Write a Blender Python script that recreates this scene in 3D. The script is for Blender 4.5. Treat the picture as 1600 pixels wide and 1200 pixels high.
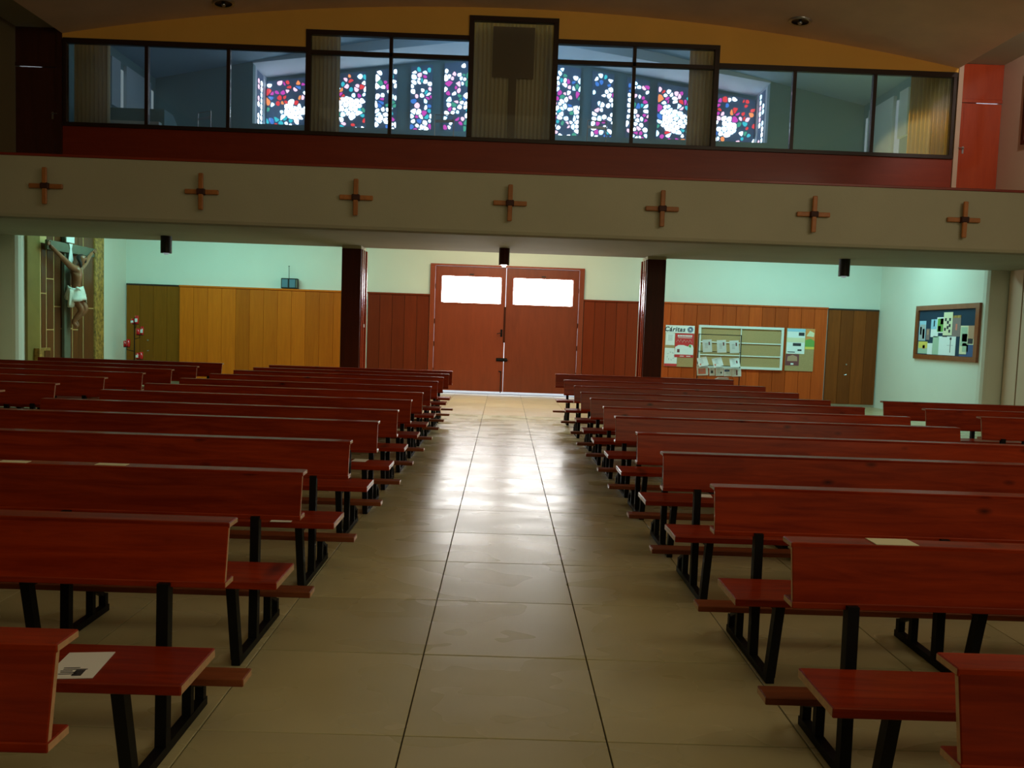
import bpy, bmesh, math, random
from mathutils import Vector, Matrix
random.seed(7)
S = bpy.context.scene
for o in list(bpy.data.objects): bpy.data.objects.remove(o)
COL = S.collection
R = math.radians

# ------------------------------------------------------------------ camera, world, exposure, large lights
F, YAW, PIT, ROLL, H = 1267.7, 0.0122, 0.06676, 0.03507, 1.603
cam = bpy.data.cameras.new('camera'); co = bpy.data.objects.new('camera', cam); COL.objects.link(co)
cam.sensor_width = 36.0; cam.lens = F / 1600 * 36.0; cam.clip_end = 200
def cam_matrix():
    cy, sy = math.cos(YAW), math.sin(YAW); cp, sp = math.cos(PIT), math.sin(PIT); cr, sr = math.cos(ROLL), math.sin(ROLL)
    Ry = Matrix(((cy, -sy, 0), (sy, cy, 0), (0, 0, 1)))
    B = Matrix(((1, 0, 0), (0, 0, -1), (0, 1, 0)))
    Rp = Matrix(((1, 0, 0), (0, cp, -sp), (0, sp, cp)))
    Rr = Matrix(((cr, -sr, 0), (sr, cr, 0), (0, 0, 1)))
    M = Rr @ Rp @ B @ Ry                       # world -> x right, y down, z forward
    cam2w = M.transposed() @ Matrix(((1, 0, 0), (0, -1, 0), (0, 0, -1)))
    return cam2w.to_4x4()
m4 = cam_matrix(); m4.translation = (0, 0, H); co.matrix_world = m4
S.camera = co
S.view_settings.view_transform = 'Standard'; S.view_settings.look = 'None'
S.view_settings.gamma = 1.0; S.view_settings.exposure = 0.0; S.view_settings.use_curve_mapping = False
W = bpy.data.worlds.new('world'); S.world = W; W.use_nodes = True
W.node_tree.nodes['Background'].inputs[0].default_value = (0.80, 0.90, 1.0, 1)
W.node_tree.nodes['Background'].inputs[1].default_value = 2.5

def area(name, loc, target, sx, sy, power, color, spread=None):
    l = bpy.data.lights.new(name, 'AREA'); l.shape = 'RECTANGLE'; l.size = sx; l.size_y = sy
    l.energy = power; l.color = color
    if spread: l.spread = spread
    o = bpy.data.objects.new(name, l); COL.objects.link(o); o.location = loc
    o.rotation_euler = (Vector(target) - Vector(loc)).to_track_quat('-Z', 'Y').to_euler()
    return o
# daylight of the clerestory along the right side; added warm fills behind the camera and overhead
area('clerestory_daylight', (9.75, 6.5, 6.4), (0, 10.5, 6.7), 12, 1.0, 215, (1.0, 0.90, 0.70))
area('altar_fill', (3.0, -5.6, 5.0), (1, 12, 3.6), 12, 2.6, 165, (1.0, 0.92, 0.56))  # unseen fill added at the altar end
area('overhead_fill', (0, 4.0, 7.6), (0, 4.0, 0), 11, 12, 55, (1.0, 0.88, 0.46))  # added broad light from above for floor and pews

def spot(name, loc, target, power, color, angle, blend, radius):
    l = bpy.data.lights.new(name, 'SPOT'); l.energy = power; l.color = color; l.spot_size = angle; l.spot_blend = blend
    l.shadow_soft_size = radius
    o = bpy.data.objects.new(name, l); COL.objects.link(o); o.location = loc
    o.rotation_euler = (Vector(target) - Vector(loc)).to_track_quat('-Z', 'Y').to_euler(); return o
# added spot standing in for daylight down the bay at the right end of the gallery
spot('bay_daylight_fill', (9.0, 13.3, 7.235), (9.5, 16.6, 5.9), 130, (1.0, .93, .84), R(120), .8, .02)
# late sun that comes through the tall end windows onto the right end of the gallery room
spot('sunbeam', (2.6, 21.3, 8.2), (9.0, 17.5, 4.6), 9000, (1.0, 0.70, 0.25), R(27), 0.10, 0.05)

# ------------------------------------------------------------------ helpers
def tag(o, label=None, cat=None, group=None, kind=None):
    if label: o['label'] = label
    if cat: o['category'] = cat
    if group: o['group'] = group
    if kind: o['kind'] = kind
    return o
def empty(name, loc, label=None, cat=None, group=None, kind=None, rz=0):
    o = bpy.data.objects.new(name, None); COL.objects.link(o); o.location = loc; o.rotation_euler = (0, 0, rz)
    o.empty_display_size = 0.2
    return tag(o, label, cat, group, kind)
class MB:
    def __init__(s): s.v = []; s.f = []; s.m = []; s.cur = 0
    def add(s, vs, fs):
        b = len(s.v); s.v += [tuple(v) for v in vs]; s.f += [tuple(i + b for i in f) for f in fs]; s.m += [s.cur] * len(fs); return s
    def box(s, x0, x1, y0, y1, z0, z1):
        return s.add([(x0,y0,z0),(x1,y0,z0),(x1,y1,z0),(x0,y1,z0),(x0,y0,z1),(x1,y0,z1),(x1,y1,z1),(x0,y1,z1)],
                     [(0,3,2,1),(4,5,6,7),(0,1,5,4),(1,2,6,5),(2,3,7,6),(3,0,4,7)])
    def prism(s, pts, axis, a, b):
        """closed 2D outline pushed along an axis from a to b"""
        n = len(pts)
        def P(p, t): return {'x': (t, p[0], p[1]), 'y': (p[0], t, p[1]), 'z': (p[0], p[1], t)}[axis]
        vs = [P(p, a) for p in pts] + [P(p, b) for p in pts]
        fs = [tuple(range(n))[::-1], tuple(range(n, 2 * n))] + [(i, (i + 1) % n, n + (i + 1) % n, n + i) for i in range(n)]
        return s.add(vs, fs)
    def bar(s, p, q, w, d, up=(0, 0, 1)):
        p = Vector(p); q = Vector(q); t = (q - p).normalized(); u = Vector(up)
        a = t.cross(u)
        if a.length < 1e-4: a = t.cross(Vector((1, 0, 0)))
        a.normalize(); b = a.cross(t).normalized(); a = a * w / 2; b = b * d / 2
        vs = [p - a - b, p + a - b, p + a + b, p - a + b, q - a - b, q + a - b, q + a + b, q - a + b]
        return s.add(vs, [(0,3,2,1),(4,5,6,7),(0,1,5,4),(1,2,6,5),(2,3,7,6),(3,0,4,7)])
    def tube(s, p, q, r, n=8, r2=None, caps=True):
        p = Vector(p); q = Vector(q); t = (q - p).normalized()
        a = t.orthogonal().normalized(); b = t.cross(a); r2 = r if r2 is None else r2
        vs = [p + (a * math.cos(6.28318 * i / n) + b * math.sin(6.28318 * i / n)) * r for i in range(n)] + \
             [q + (a * math.cos(6.28318 * i / n) + b * math.sin(6.28318 * i / n)) * r2 for i in range(n)]
        fs = [(i, (i + 1) % n, n + (i + 1) % n, n + i) for i in range(n)]
        if caps: fs += [tuple(range(n))[::-1], tuple(range(n, 2 * n))]
        return s.add(vs, fs)
    def lathe(s, prof, c=(0, 0, 0), n=20):
        b = []; k = len(prof)
        for i in range(n):
            a = 6.28318 * i / n
            for r, z in prof: b.append((c[0] + r * math.cos(a), c[1] + r * math.sin(a), c[2] + z))
        fs = [(i * k + j, ((i + 1) % n) * k + j, ((i + 1) % n) * k + j + 1, i * k + j + 1) for i in range(n) for j in range(k - 1)]
        return s.add(b, fs)
    def build(s, name, mats, parent=None, loc=None, bevel=0, smooth=False, **tg):
        me = bpy.data.meshes.new(name); me.from_pydata(s.v, [], s.f); me.validate()
        if not isinstance(mats, (list, tuple)): mats = [mats]
        for m in mats: me.materials.append(m)
        if len(mats) > 1:
            for p, k in zip(me.polygons, s.m): p.material_index = k
        bm = bmesh.new(); bm.from_mesh(me); bmesh.ops.recalc_face_normals(bm, faces=bm.faces)
        if bevel: bmesh.ops.bevel(bm, geom=bm.edges[:], offset=bevel, segments=1, affect='EDGES', profile=0.6)
        bm.to_mesh(me); bm.free()
        if smooth:
            for p in me.polygons: p.use_smooth = True
        o = bpy.data.objects.new(name, me); COL.objects.link(o)
        if parent: o.parent = parent
        if loc: o.location = loc
        return tag(o, **tg)
def box(name, d, mat, parent=None, bevel=0, **tg):
    """a box whose origin sits at its own centre"""
    x0, x1, y0, y1, z0, z1 = d; c = ((x0 + x1) / 2, (y0 + y1) / 2, (z0 + z1) / 2)
    b = MB().box(x0 - c[0], x1 - c[0], y0 - c[1], y1 - c[1], z0 - c[2], z1 - c[2])
    return b.build(name, mat, parent, c, bevel, **tg)
def copy_tree(o, parent=None):
    c = o.copy(); COL.objects.link(c)
    if parent: c.parent = parent
    for ch in [x for x in KIDS.get(o.name, [])]: copy_tree(ch, c)
    return c
KIDS = {}
def index_kids(root):
    KIDS[root.name] = list(root.children)
    for c in root.children: index_kids(c)

# ------------------------------------------------------------------ materials
def mat(name, col, rough=0.5, metal=0, spec=0.5, emit=None, estr=0, coat=0, bump=0, bscale=40, var=0, vscale=3):
    m = bpy.data.materials.new(name); m.use_nodes = True; nt = m.node_tree; b = nt.nodes['Principled BSDF']
    b.inputs['Base Color'].default_value = (*col, 1); b.inputs['Roughness'].default_value = rough
    b.inputs['Metallic'].default_value = metal; b.inputs['Specular IOR Level'].default_value = spec
    b.inputs['Coat Weight'].default_value = coat; b.inputs['Coat Roughness'].default_value = 0.12
    if emit: b.inputs['Emission Color'].default_value = (*emit, 1); b.inputs['Emission Strength'].default_value = estr
    if bump or var:
        tc = nt.nodes.new('ShaderNodeTexCoord')
    if bump:
        n = nt.nodes.new('ShaderNodeTexNoise'); n.inputs['Scale'].default_value = bscale; n.inputs['Detail'].default_value = 4
        nt.links.new(tc.outputs['Object'], n.inputs['Vector'])
        bp = nt.nodes.new('ShaderNodeBump'); bp.inputs['Strength'].default_value = bump; bp.inputs['Distance'].default_value = 0.01
        nt.links.new(n.outputs['Fac'], bp.inputs['Height']); nt.links.new(bp.outputs['Normal'], b.inputs['Normal'])
    if var:
        n = nt.nodes.new('ShaderNodeTexNoise'); n.inputs['Scale'].default_value = vscale; n.inputs['Detail'].default_value = 5
        nt.links.new(tc.outputs['Object'], n.inputs['Vector'])
        r = nt.nodes.new('ShaderNodeValToRGB'); nt.links.new(n.outputs['Fac'], r.inputs['Fac'])
        r.color_ramp.elements[0].position = 0.3; r.color_ramp.elements[1].position = 0.7
        r.color_ramp.elements[0].color = (*[c * (1 - var) for c in col], 1)
        r.color_ramp.elements[1].color = (*[min(1, c * (1 + var)) for c in col], 1)
        nt.links.new(r.outputs['Color'], b.inputs['Base Color'])
    return m
def wood(name, c0, c1, dark, rough=0.3, coat=0.3, stretch=(1.2, 14, 14), knots=0.0, kscale=(2.2, 1.0, 7.0), bump=0.06, spec=0.5, crough=0.15):
    """grain that runs along the stretched axis, with scattered knots"""
    m = bpy.data.materials.new(name); m.use_nodes = True; nt = m.node_tree; b = nt.nodes['Principled BSDF']; L = nt.links.new
    tc = nt.nodes.new('ShaderNodeTexCoord'); oi = nt.nodes.new('ShaderNodeObjectInfo')
    off = nt.nodes.new('ShaderNodeVectorMath'); off.operation = 'MULTIPLY_ADD'
    L(oi.outputs['Random'], off.inputs[0]); off.inputs[1].default_value = (37, 23, 51); L(tc.outputs['Object'], off.inputs[2])
    mp = nt.nodes.new('ShaderNodeMapping'); mp.inputs['Scale'].default_value = stretch; L(off.outputs[0], mp.inputs['Vector'])
    n = nt.nodes.new('ShaderNodeTexNoise'); n.inputs['Scale'].default_value = 1.5; n.inputs['Detail'].default_value = 8
    n.inputs['Roughness'].default_value = 0.62; n.inputs['Distortion'].default_value = 0.7; L(mp.outputs[0], n.inputs['Vector'])
    r = nt.nodes.new('ShaderNodeValToRGB'); L(n.outputs['Fac'], r.inputs['Fac'])
    e = r.color_ramp.elements; e[0].position = 0.28; e[0].color = (*c0, 1); e[1].position = 0.72; e[1].color = (*c1, 1)
    col = r.outputs['Color']
    if knots:
        mk = nt.nodes.new('ShaderNodeMapping'); mk.inputs['Scale'].default_value = kscale; L(off.outputs[0], mk.inputs['Vector'])
        v = nt.nodes.new('ShaderNodeTexVoronoi'); v.inputs['Scale'].default_value = 1.0; v.inputs['Randomness'].default_value = 1.0
        L(mk.outputs[0], v.inputs['Vector'])
        kr = nt.nodes.new('ShaderNodeValToRGB'); L(v.outputs['Distance'], kr.inputs['Fac'])
        ke = kr.color_ramp.elements; ke[0].position = 0.03; ke[0].color = (1, 1, 1, 1); ke[1].position = knots; ke[1].color = (0, 0, 0, 1)
        sp = nt.nodes.new('ShaderNodeSeparateColor'); L(v.outputs['Color'], sp.inputs[0])
        gt = nt.nodes.new('ShaderNodeMath'); gt.operation = 'GREATER_THAN'; L(sp.outputs[0], gt.inputs[0]); gt.inputs[1].default_value = .62
        ml = nt.nodes.new('ShaderNodeMath'); ml.operation = 'MULTIPLY'; L(kr.outputs['Color'], ml.inputs[0]); L(gt.outputs[0], ml.inputs[1])
        mx = nt.nodes.new('ShaderNodeMix'); mx.data_type = 'RGBA'
        L(ml.outputs[0], mx.inputs['Factor']); L(col, mx.inputs['A']); mx.inputs['B'].default_value = (*dark, 1)
        col = mx.outputs['Result']
    hv = nt.nodes.new('ShaderNodeHueSaturation'); L(col, hv.inputs['Color'])
    mr = nt.nodes.new('ShaderNodeMapRange'); L(oi.outputs['Random'], mr.inputs['Value']); mr.inputs['To Min'].default_value = 0.8; mr.inputs['To Max'].default_value = 1.18
    L(mr.outputs[0], hv.inputs['Value']); L(hv.outputs['Color'], b.inputs['Base Color'])
    bp = nt.nodes.new('ShaderNodeBump'); bp.inputs['Strength'].default_value = bump; bp.inputs['Distance'].default_value = 0.01
    L(n.outputs['Fac'], bp.inputs['Height']); L(bp.outputs['Normal'], b.inputs['Normal'])
    b.inputs['Roughness'].default_value = rough; b.inputs['Coat Weight'].default_value = coat; b.inputs['Coat Roughness'].default_value = crough
    b.inputs['Specular IOR Level'].default_value = spec
    return m
def tile_mat(name, c0, c1, rough):
    m = bpy.data.materials.new(name); m.use_nodes = True; nt = m.node_tree; b = nt.nodes['Principled BSDF']; L = nt.links.new
    g = nt.nodes.new('ShaderNodeNewGeometry'); oi = nt.nodes.new('ShaderNodeObjectInfo')
    n = nt.nodes.new('ShaderNodeTexNoise'); n.inputs['Scale'].default_value = 1.3; n.inputs['Detail'].default_value = 3; n.inputs['Roughness'].default_value = 0.6
    mp = nt.nodes.new('ShaderNodeMapping'); mp.inputs['Scale'].default_value = (0.8, 1.0, 1); L(g.outputs['Position'], mp.inputs['Vector'])
    L(mp.outputs[0], n.inputs['Vector'])
    r = nt.nodes.new('ShaderNodeValToRGB'); L(n.outputs['Fac'], r.inputs['Fac'])
    r.color_ramp.interpolation = 'B_SPLINE'; e = r.color_ramp.elements; e[0].position = 0.1; e[0].color = (*c0, 1); e[1].position = 0.9; e[1].color = (*c1, 1)
    hv = nt.nodes.new('ShaderNodeHueSaturation'); L(r.outputs['Color'], hv.inputs['Color'])
    mr = nt.nodes.new('ShaderNodeMapRange'); L(oi.outputs['Random'], mr.inputs['Value']); mr.inputs['To Min'].default_value = 0.9; mr.inputs['To Max'].default_value = 1.08
    L(mr.outputs[0], hv.inputs['Value']); L(hv.outputs['Color'], b.inputs['Base Color'])
    n2 = nt.nodes.new('ShaderNodeTexNoise'); n2.inputs['Scale'].default_value = 2.0; n2.inputs['Detail'].default_value = 1.5
    mp2 = nt.nodes.new('ShaderNodeMapping'); mp2.inputs['Scale'].default_value = (0.9, 1.6, 1); L(g.outputs['Position'], mp2.inputs['Vector'])
    L(mp2.outputs[0], n2.inputs['Vector'])
    rr = nt.nodes.new('ShaderNodeMapRange'); L(n2.outputs['Fac'], rr.inputs['Value']); rr.inputs['From Min'].default_value = 0.0; rr.inputs['From Max'].default_value = 1.0
    rr.inputs['To Min'].default_value = rough - 0.12; rr.inputs['To Max'].default_value = rough + 0.12; L(rr.outputs[0], b.inputs['Roughness'])
    bp = nt.nodes.new('ShaderNodeBump'); bp.inputs['Strength'].default_value = 0.004; bp.inputs['Distance'].default_value = 0.02
    L(n2.outputs['Fac'], bp.inputs['Height']); L(bp.outputs['Normal'], b.inputs['Normal'])
    return m
def emis(name, col, s):
    return mat(name, (0.02, 0.02, 0.02), 0.15, emit=col, estr=s)

M = {}
M['pew'] = wood('pew_red_varnished_pine', (0.16, 0.010, 0.001), (0.36, 0.034, 0.003), (0.05, 0.004, 0.001), rough=0.5, coat=0.30, knots=0.19, spec=0.08, kscale=(3.6, 1.0, 8.0), crough=.17)
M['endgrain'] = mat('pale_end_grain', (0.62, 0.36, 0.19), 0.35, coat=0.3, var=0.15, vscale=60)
M['kneeler'] = wood('worn_brown_kneeler_wood', (0.15, 0.035, 0.010), (0.30, 0.085, 0.028), (0.05, 0.004, 0.001), rough=0.45, coat=0.0, spec=0.2)
M['iron'] = mat('black_painted_steel', (0.006, 0.006, 0.007), 0.5, spec=0.15)
M['tile'] = tile_mat('floor_stone_tile', (0.43, 0.385, 0.210), (0.59, 0.530, 0.310), 0.28)
M['tile_in'] = tile_mat('entrance_beige_tile', (0.46, 0.32, 0.17), (0.56, 0.41, 0.24), 0.34)
M['grout'] = mat('dark_grout', (0.06, 0.05, 0.04), 0.9)
M['plaster'] = mat('cream_wall_plaster', (0.74, 0.74, 0.66), 0.85, bump=0.25, bscale=60, var=0.03, vscale=0.8)
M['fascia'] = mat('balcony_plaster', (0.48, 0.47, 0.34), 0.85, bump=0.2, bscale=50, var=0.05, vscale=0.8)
M['soffit'] = mat('shade_darkened_soffit', (0.30, 0.27, 0.21), 0.85, bump=0.2, bscale=50, var=0.08, vscale=0.8)  # fascia plaster made darker, shade of the underside put into the colour
M['ceil'] = mat('ceiling_plaster', (0.84, 0.60, 0.40), 0.9, bump=0.5, bscale=90, var=0.06, vscale=1.5)
M['ochre'] = mat('ochre_wall_paint', (0.95, 0.52, 0.10), 0.8, bump=0.2, bscale=50, var=0.05, vscale=0.8)
M['tan'] = mat('tan_plaster', (0.55, 0.49, 0.33), 0.85, bump=0.2, bscale=50)
M['pink'] = mat('pinkish_cladding', (0.62, 0.42, 0.30), 0.6, bump=0.1, bscale=50)
M['red_band'] = wood('red_brown_panel', (0.24, 0.020, 0.003), (0.31, 0.030, 0.005), (0, 0, 0), rough=0.45, coat=0.1, stretch=(0.6, 6, 6))
M['red_door'] = wood('red_glossy_door', (0.34, 0.040, 0.012), (0.42, 0.055, 0.016), (0, 0, 0), rough=0.22, coat=0.5, stretch=(5, 5, 0.7))
M['shaded_door'] = wood('shaded_red_gallery_door', (0.050, 0.012, 0.006), (0.075, 0.018, 0.008), (0, 0, 0), rough=0.4, coat=0.1, stretch=(5, 5, 0.7))  # the red door darkened, shade of the left end put into the colour
M['door'] = wood('entrance_door_paint', (0.24, 0.035, 0.010), (0.31, 0.048, 0.014), (0, 0, 0), rough=0.38, coat=0.15, stretch=(6, 6, 0.8))
M['plank_c'] = wood('red_brown_planks', (0.17, 0.020, 0.004), (0.22, 0.028, 0.006), (0, 0, 0), rough=0.45, coat=0.0, spec=.2, stretch=(12, 12, 1.0))
M['plank_l'] = wood('orange_wood_planks', (0.50, 0.100, 0.004), (0.62, 0.140, 0.006), (0, 0, 0), rough=0.45, coat=0.0, spec=.2, stretch=(10, 10, 0.8))
M['plank_r'] = wood('reddish_wood_planks', (0.42, 0.058, 0.008), (0.54, 0.085, 0.012), (0, 0, 0), rough=0.45, coat=0.0, spec=.2, stretch=(10, 10, 0.8))
M['brown'] = wood('brown_wood_door', (0.18, 0.040, 0.005), (0.25, 0.058, 0.008), (0, 0, 0), rough=0.5, coat=0.0, spec=.2, stretch=(12, 12, 0.9))
M['olive'] = wood('olive_brown_wood', (0.20, 0.065, 0.003), (0.26, 0.085, 0.005), (0, 0, 0), rough=0.5, coat=0.0, spec=.2, stretch=(12, 12, 0.9))
M['pillar'] = wood('dark_pillar_wood', (0.050, 0.009, 0.003), (0.075, 0.013, 0.004), (0, 0, 0), rough=0.4, coat=0.0, spec=.2, stretch=(10, 10, 0.8))
M['frame'] = mat('dark_window_frame', (0.030, 0.012, 0.006), 0.4)
M['cross'] = wood('cross_wood', (0.36, 0.13, 0.035), (0.50, 0.19, 0.05), (0.05, 0.01, 0), rough=0.5, coat=0.0, stretch=(4, 4, 4), knots=0.2, kscale=(9, 9, 9))
M['knot'] = mat('dark_cord', (0.05, 0.012, 0.006), 0.7)
M['black'] = mat('black_paint', (0.006, 0.006, 0.006), 0.45)
M['steel'] = mat('dull_steel', (0.55, 0.55, 0.55), 0.35, metal=1)
M['alu'] = mat('white_aluminium', (0.75, 0.77, 0.75), 0.4)
M['cork'] = mat('cork', (0.45, 0.30, 0.14), 0.9, bump=0.4, bscale=200, var=0.12, vscale=60)
M['paper'] = mat('white_paper', (0.84, 0.86, 0.88), 0.7)
M['ivory'] = mat('ivory_paper', (0.78, 0.74, 0.52), 0.7)
M['redp'] = mat('red_print', (0.62, 0.035, 0.04), 0.6)
M['redl'] = mat('salmon_print', (0.75, 0.22, 0.16), 0.6)
M['ink'] = mat('dark_ink', (0.03, 0.03, 0.04), 0.7)
M['grey'] = mat('grey_ink', (0.42, 0.45, 0.48), 0.7)
M['green'] = mat('green_print', (0.16, 0.38, 0.08), 0.7)
M['yellow'] = mat('yellow_print', (0.80, 0.62, 0.12), 0.7)
M['orange'] = mat('orange_print', (0.75, 0.28, 0.08), 0.7)
M['sky'] = mat('light_blue_print', (0.35, 0.60, 0.80), 0.7)
M['pblue'] = mat('dark_blue_print', (0.05, 0.10, 0.26), 0.7)
M['mauve'] = mat('mauve_print', (0.26, 0.18, 0.18), 0.7)
M['maroon'] = mat('maroon_print', (0.20, 0.05, 0.06), 0.7)
M['sage'] = mat('pale_green_print', (0.42, 0.55, 0.42), 0.7)
M['skinp'] = mat('skin_tone_print', (0.50, 0.28, 0.18), 0.7)
M['navy'] = mat('navy_felt', (0.010, 0.035, 0.075), 0.9)
M['bframe'] = wood('board_frame_wood', (0.22, 0.055, 0.015), (0.30, 0.08, 0.022), (0, 0, 0), rough=0.3, coat=0.4, stretch=(6, 6, 6))
M['flesh'] = mat('painted_flesh', (0.26, 0.105, 0.050), 0.35, coat=0.3, var=0.25, vscale=9)
M['hair'] = mat('painted_dark_hair', (0.020, 0.008, 0.004), 0.8)
M['cloth'] = mat('painted_white_cloth', (0.72, 0.72, 0.64), 0.5, var=0.12, vscale=12)
M['greybeam'] = mat('grey_green_beam', (0.12, 0.13, 0.09), 0.7, var=0.1, vscale=6)
M['gilt'] = mat('worn_gilt_wood', (0.36, 0.20, 0.045), 0.5, bump=0.8, bscale=25, var=0.6, vscale=14)
M['joint'] = mat('light_joint', (0.70, 0.48, 0.20), 0.6)
M['tilepanel'] = wood('dark_brown_panel_tile', (0.10, 0.032, 0.010), (0.15, 0.050, 0.014), (0, 0, 0), rough=0.4, coat=0.2, stretch=(8, 8, 1))
M['oliveboard'] = mat('olive_brown_board', (0.24, 0.17, 0.035), 0.6, var=0.1)
M['redglass'] = mat('red_votive_glass', (0.55, 0.006, 0.008), 0.12, coat=0.6)
M['label'] = mat('white_label', (0.75, 0.78, 0.78), 0.5)
M['curtain'] = mat('beige_curtain', (0.80, 0.60, 0.34), 0.9)
M['sheer'] = mat('yellow_curtain', (0.50, 0.40, 0.16), 0.9)
def translucent(m, col):
    nt = m.node_tree; b = nt.nodes['Principled BSDF']; t = nt.nodes.new('ShaderNodeBsdfTranslucent'); t.inputs[0].default_value = (*col, 1)
    x = nt.nodes.new('ShaderNodeMixShader'); x.inputs[0].default_value = .5; o = nt.nodes['Material Output']
    nt.links.new(b.outputs[0], x.inputs[1]); nt.links.new(t.outputs[0], x.inputs[2]); nt.links.new(x.outputs[0], o.inputs[0])
translucent(M['sheer'], (.75, .55, .16))
M['silhouette'] = mat('brown_silhouette_overlay', (0.26, 0.15, 0.07), 0.9)  # brown of the shadow that shows through the middle curtain
M['shade_tan'] = mat('shaded_tan_plaster', (0.20, 0.15, 0.07), 0.85)  # tan plaster darkened, shade of the left wall put into the colour
M['choir'] = mat('blue_grey_choir_plaster', (0.36, 0.50, 0.62), 0.85)
M['choir_dark'] = mat('dark_teal_choir_wall', (0.22, 0.36, 0.38), 0.85)
M['choir_white'] = mat('white_choir_panel', (0.62, 0.72, 0.82), 0.7)
M['concrete'] = mat('cast_concrete_matrix', (0.16, 0.25, 0.40), 0.8)  # blue haze of the gallery glass put into the concrete colour
M['screen'] = mat('blue_grey_plastic', (0.10, 0.20, 0.27), 0.3, coat=0.4)
M['lens'] = mat('cool_lens', (0.1, 0.1, 0.1), 0.3, emit=(0.8, 0.95, 1.0), estr=0.25)
M['bulb'] = emis('warm_bulb', (1.0, 0.78, 0.45), 40)
M['daypane'] = emis('frosted_daylit_pane', (1.0, 0.985, 0.96), 20.0)
M['asphalt'] = mat('outdoor_paving', (0.5, 0.5, 0.5), 0.9)
def glass_mat():
    m = bpy.data.materials.new('gallery_pane_glass'); m.use_nodes = True; nt = m.node_tree; nt.nodes.clear(); L = nt.links.new
    o = nt.nodes.new('ShaderNodeOutputMaterial'); t = nt.nodes.new('ShaderNodeBsdfTransparent'); g = nt.nodes.new('ShaderNodeBsdfGlossy')
    t.inputs[0].default_value = (0.90, 0.95, 0.97, 1); g.inputs['Roughness'].default_value = 0.03
    f = nt.nodes.new('ShaderNodeFresnel'); f.inputs[0].default_value = 1.5; mx = nt.nodes.new('ShaderNodeMixShader')
    d = nt.nodes.new('ShaderNodeBsdfTranslucent'); d.inputs[0].default_value = (.8, .9, 1, 1); m2 = nt.nodes.new('ShaderNodeMixShader'); m2.inputs[0].default_value = .06
    L(t.outputs[0], m2.inputs[1]); L(d.outputs[0], m2.inputs[2]); L(f.outputs[0], mx.inputs[0]); L(m2.outputs[0], mx.inputs[1]); L(g.outputs[0], mx.inputs[2]); L(mx.outputs[0], o.inputs[0]); return m
M['glass'] = glass_mat()

# ------------------------------------------------------------------ the setting
X0, TS, Y0 = -0.34, 0.8, 3.086          # tile grid: joint lines at X0+i*TS, Y0+k*TS
floor = box('floor', (-9.9, 9.9, -6, 20.2, -0.2, -0.012), M['grout'], kind='structure')
def tile_mesh(nm, mt, sx=TS, sy=TS):
    return MB().box(-sx / 2 + 0.003, sx / 2 - 0.003, -sy / 2 + 0.003, sy / 2 - 0.003, -0.0115, 0).build(nm, mt, floor, bevel=0.0015)
tproto = {0: None, 1: None}
far = MB(); farin = MB()
for k in range(-3, 21):
    ya = Y0 + k * TS; yb = min(ya + TS, 19.88); inside = 1 if k >= 15 else 0
    for i in range(-12, 13):
        xa = X0 + i * TS; xb = min(xa + TS, 9.88); xa = max(xa, -9.88)
        if -5 <= i <= 5 and -2 <= k < 20:
            if tproto[inside] is None:
                o = tproto[inside] = tile_mesh('tile', M['tile_in'] if inside else M['tile'])
            else:
                o = tproto[inside].copy(); COL.objects.link(o)
            o.parent = floor; o.matrix_parent_inverse = Matrix.Identity(4)
            fl = floor.location
            o.location = (X0 + (i + .5) * TS - fl[0], Y0 + (k + .5) * TS - fl[1], 0.0 - fl[2] + random.uniform(-.0006, .0003))
            o.rotation_euler = (random.uniform(-.0012, .0012), random.uniform(-.001, .001), 0)
        else:
            (farin if inside else far).box(xa + .003, xb - .003, ya + .003, yb - .003, -0.0115, 0)
fl = floor.location
for b, mt in ((far, M['tile']), (farin, M['tile_in'])):
    b.build('tile_field', mt, floor, (-fl[0], -fl[1], -fl[2]), kind='stuff')

def za(x): return 7.14 + 0.82 * (1 - (x / 8.93) ** 2)
xs = [-8.93 + 17.86 * i / 36 for i in range(37)]
MB().prism([(x, za(x)) for x in xs] + [(8.93, 8.6), (-8.93, 8.6)], 'y', -6, 16.62).build('ceiling', M['ceil'], kind='structure')
for s, nm in ((-1, 'left'), (1, 'right')):
    a, b = sorted((s * 8.93, s * 9.95))
    box('ceiling_' + nm + '_bay', (a, b, -6, 16.75, 7.25, 7.4), M['fascia'], kind='structure')
    a, b = sorted((s * 9.87, s * 10.05))
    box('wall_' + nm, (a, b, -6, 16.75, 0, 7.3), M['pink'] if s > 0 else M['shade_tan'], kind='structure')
    a, b = s * 9.2, s * 9.87                  # wall below the balcony, with a rounded end
    pts = [(a, 19.95), (a, 15.62), (a + s * .02, 15.55), (a + s * .06, 15.51), (a + s * .12, 15.5), (b, 15.5), (b, 19.95)]
    MB().prism(pts, 'z', 0, 4.25).build('wall_' + nm + '_below_balcony', M['plaster'] , kind='structure')
    a, b = sorted((s * 9.6, s * 9.87)); box('trim_%d' % (4 if s < 0 else 5), (a, b, -6, 15.02, 0, 3.05), M['pink'] if s > 0 else M['tan'], kind='structure')
    box('trim_%d' % (6 if s < 0 else 7), (a, b, 15.06, 15.46, 0, 3.05), M['pink'] if s > 0 else M['tan'], kind='structure')
box('wall_altar', (-9.95, 9.95, -6.2, -6, 0, 8.2), M['tan'], kind='structure')
# back wall with the opening of the entrance
bw = MB(); bw.box(-9.9, -1.83, 19.9, 20.1, 0, 4.25); bw.box(1.92, 9.9, 19.9, 20.1, 0, 4.25); bw.box(-1.83, 1.92, 19.9, 20.1, 3.135, 4.25)
bw.build('wall_back', M['plaster'], kind='structure')
box('ground_outside', (-8, 8, 20.1, 40, -0.1, -0.02), M['asphalt'], kind='structure')

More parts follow.
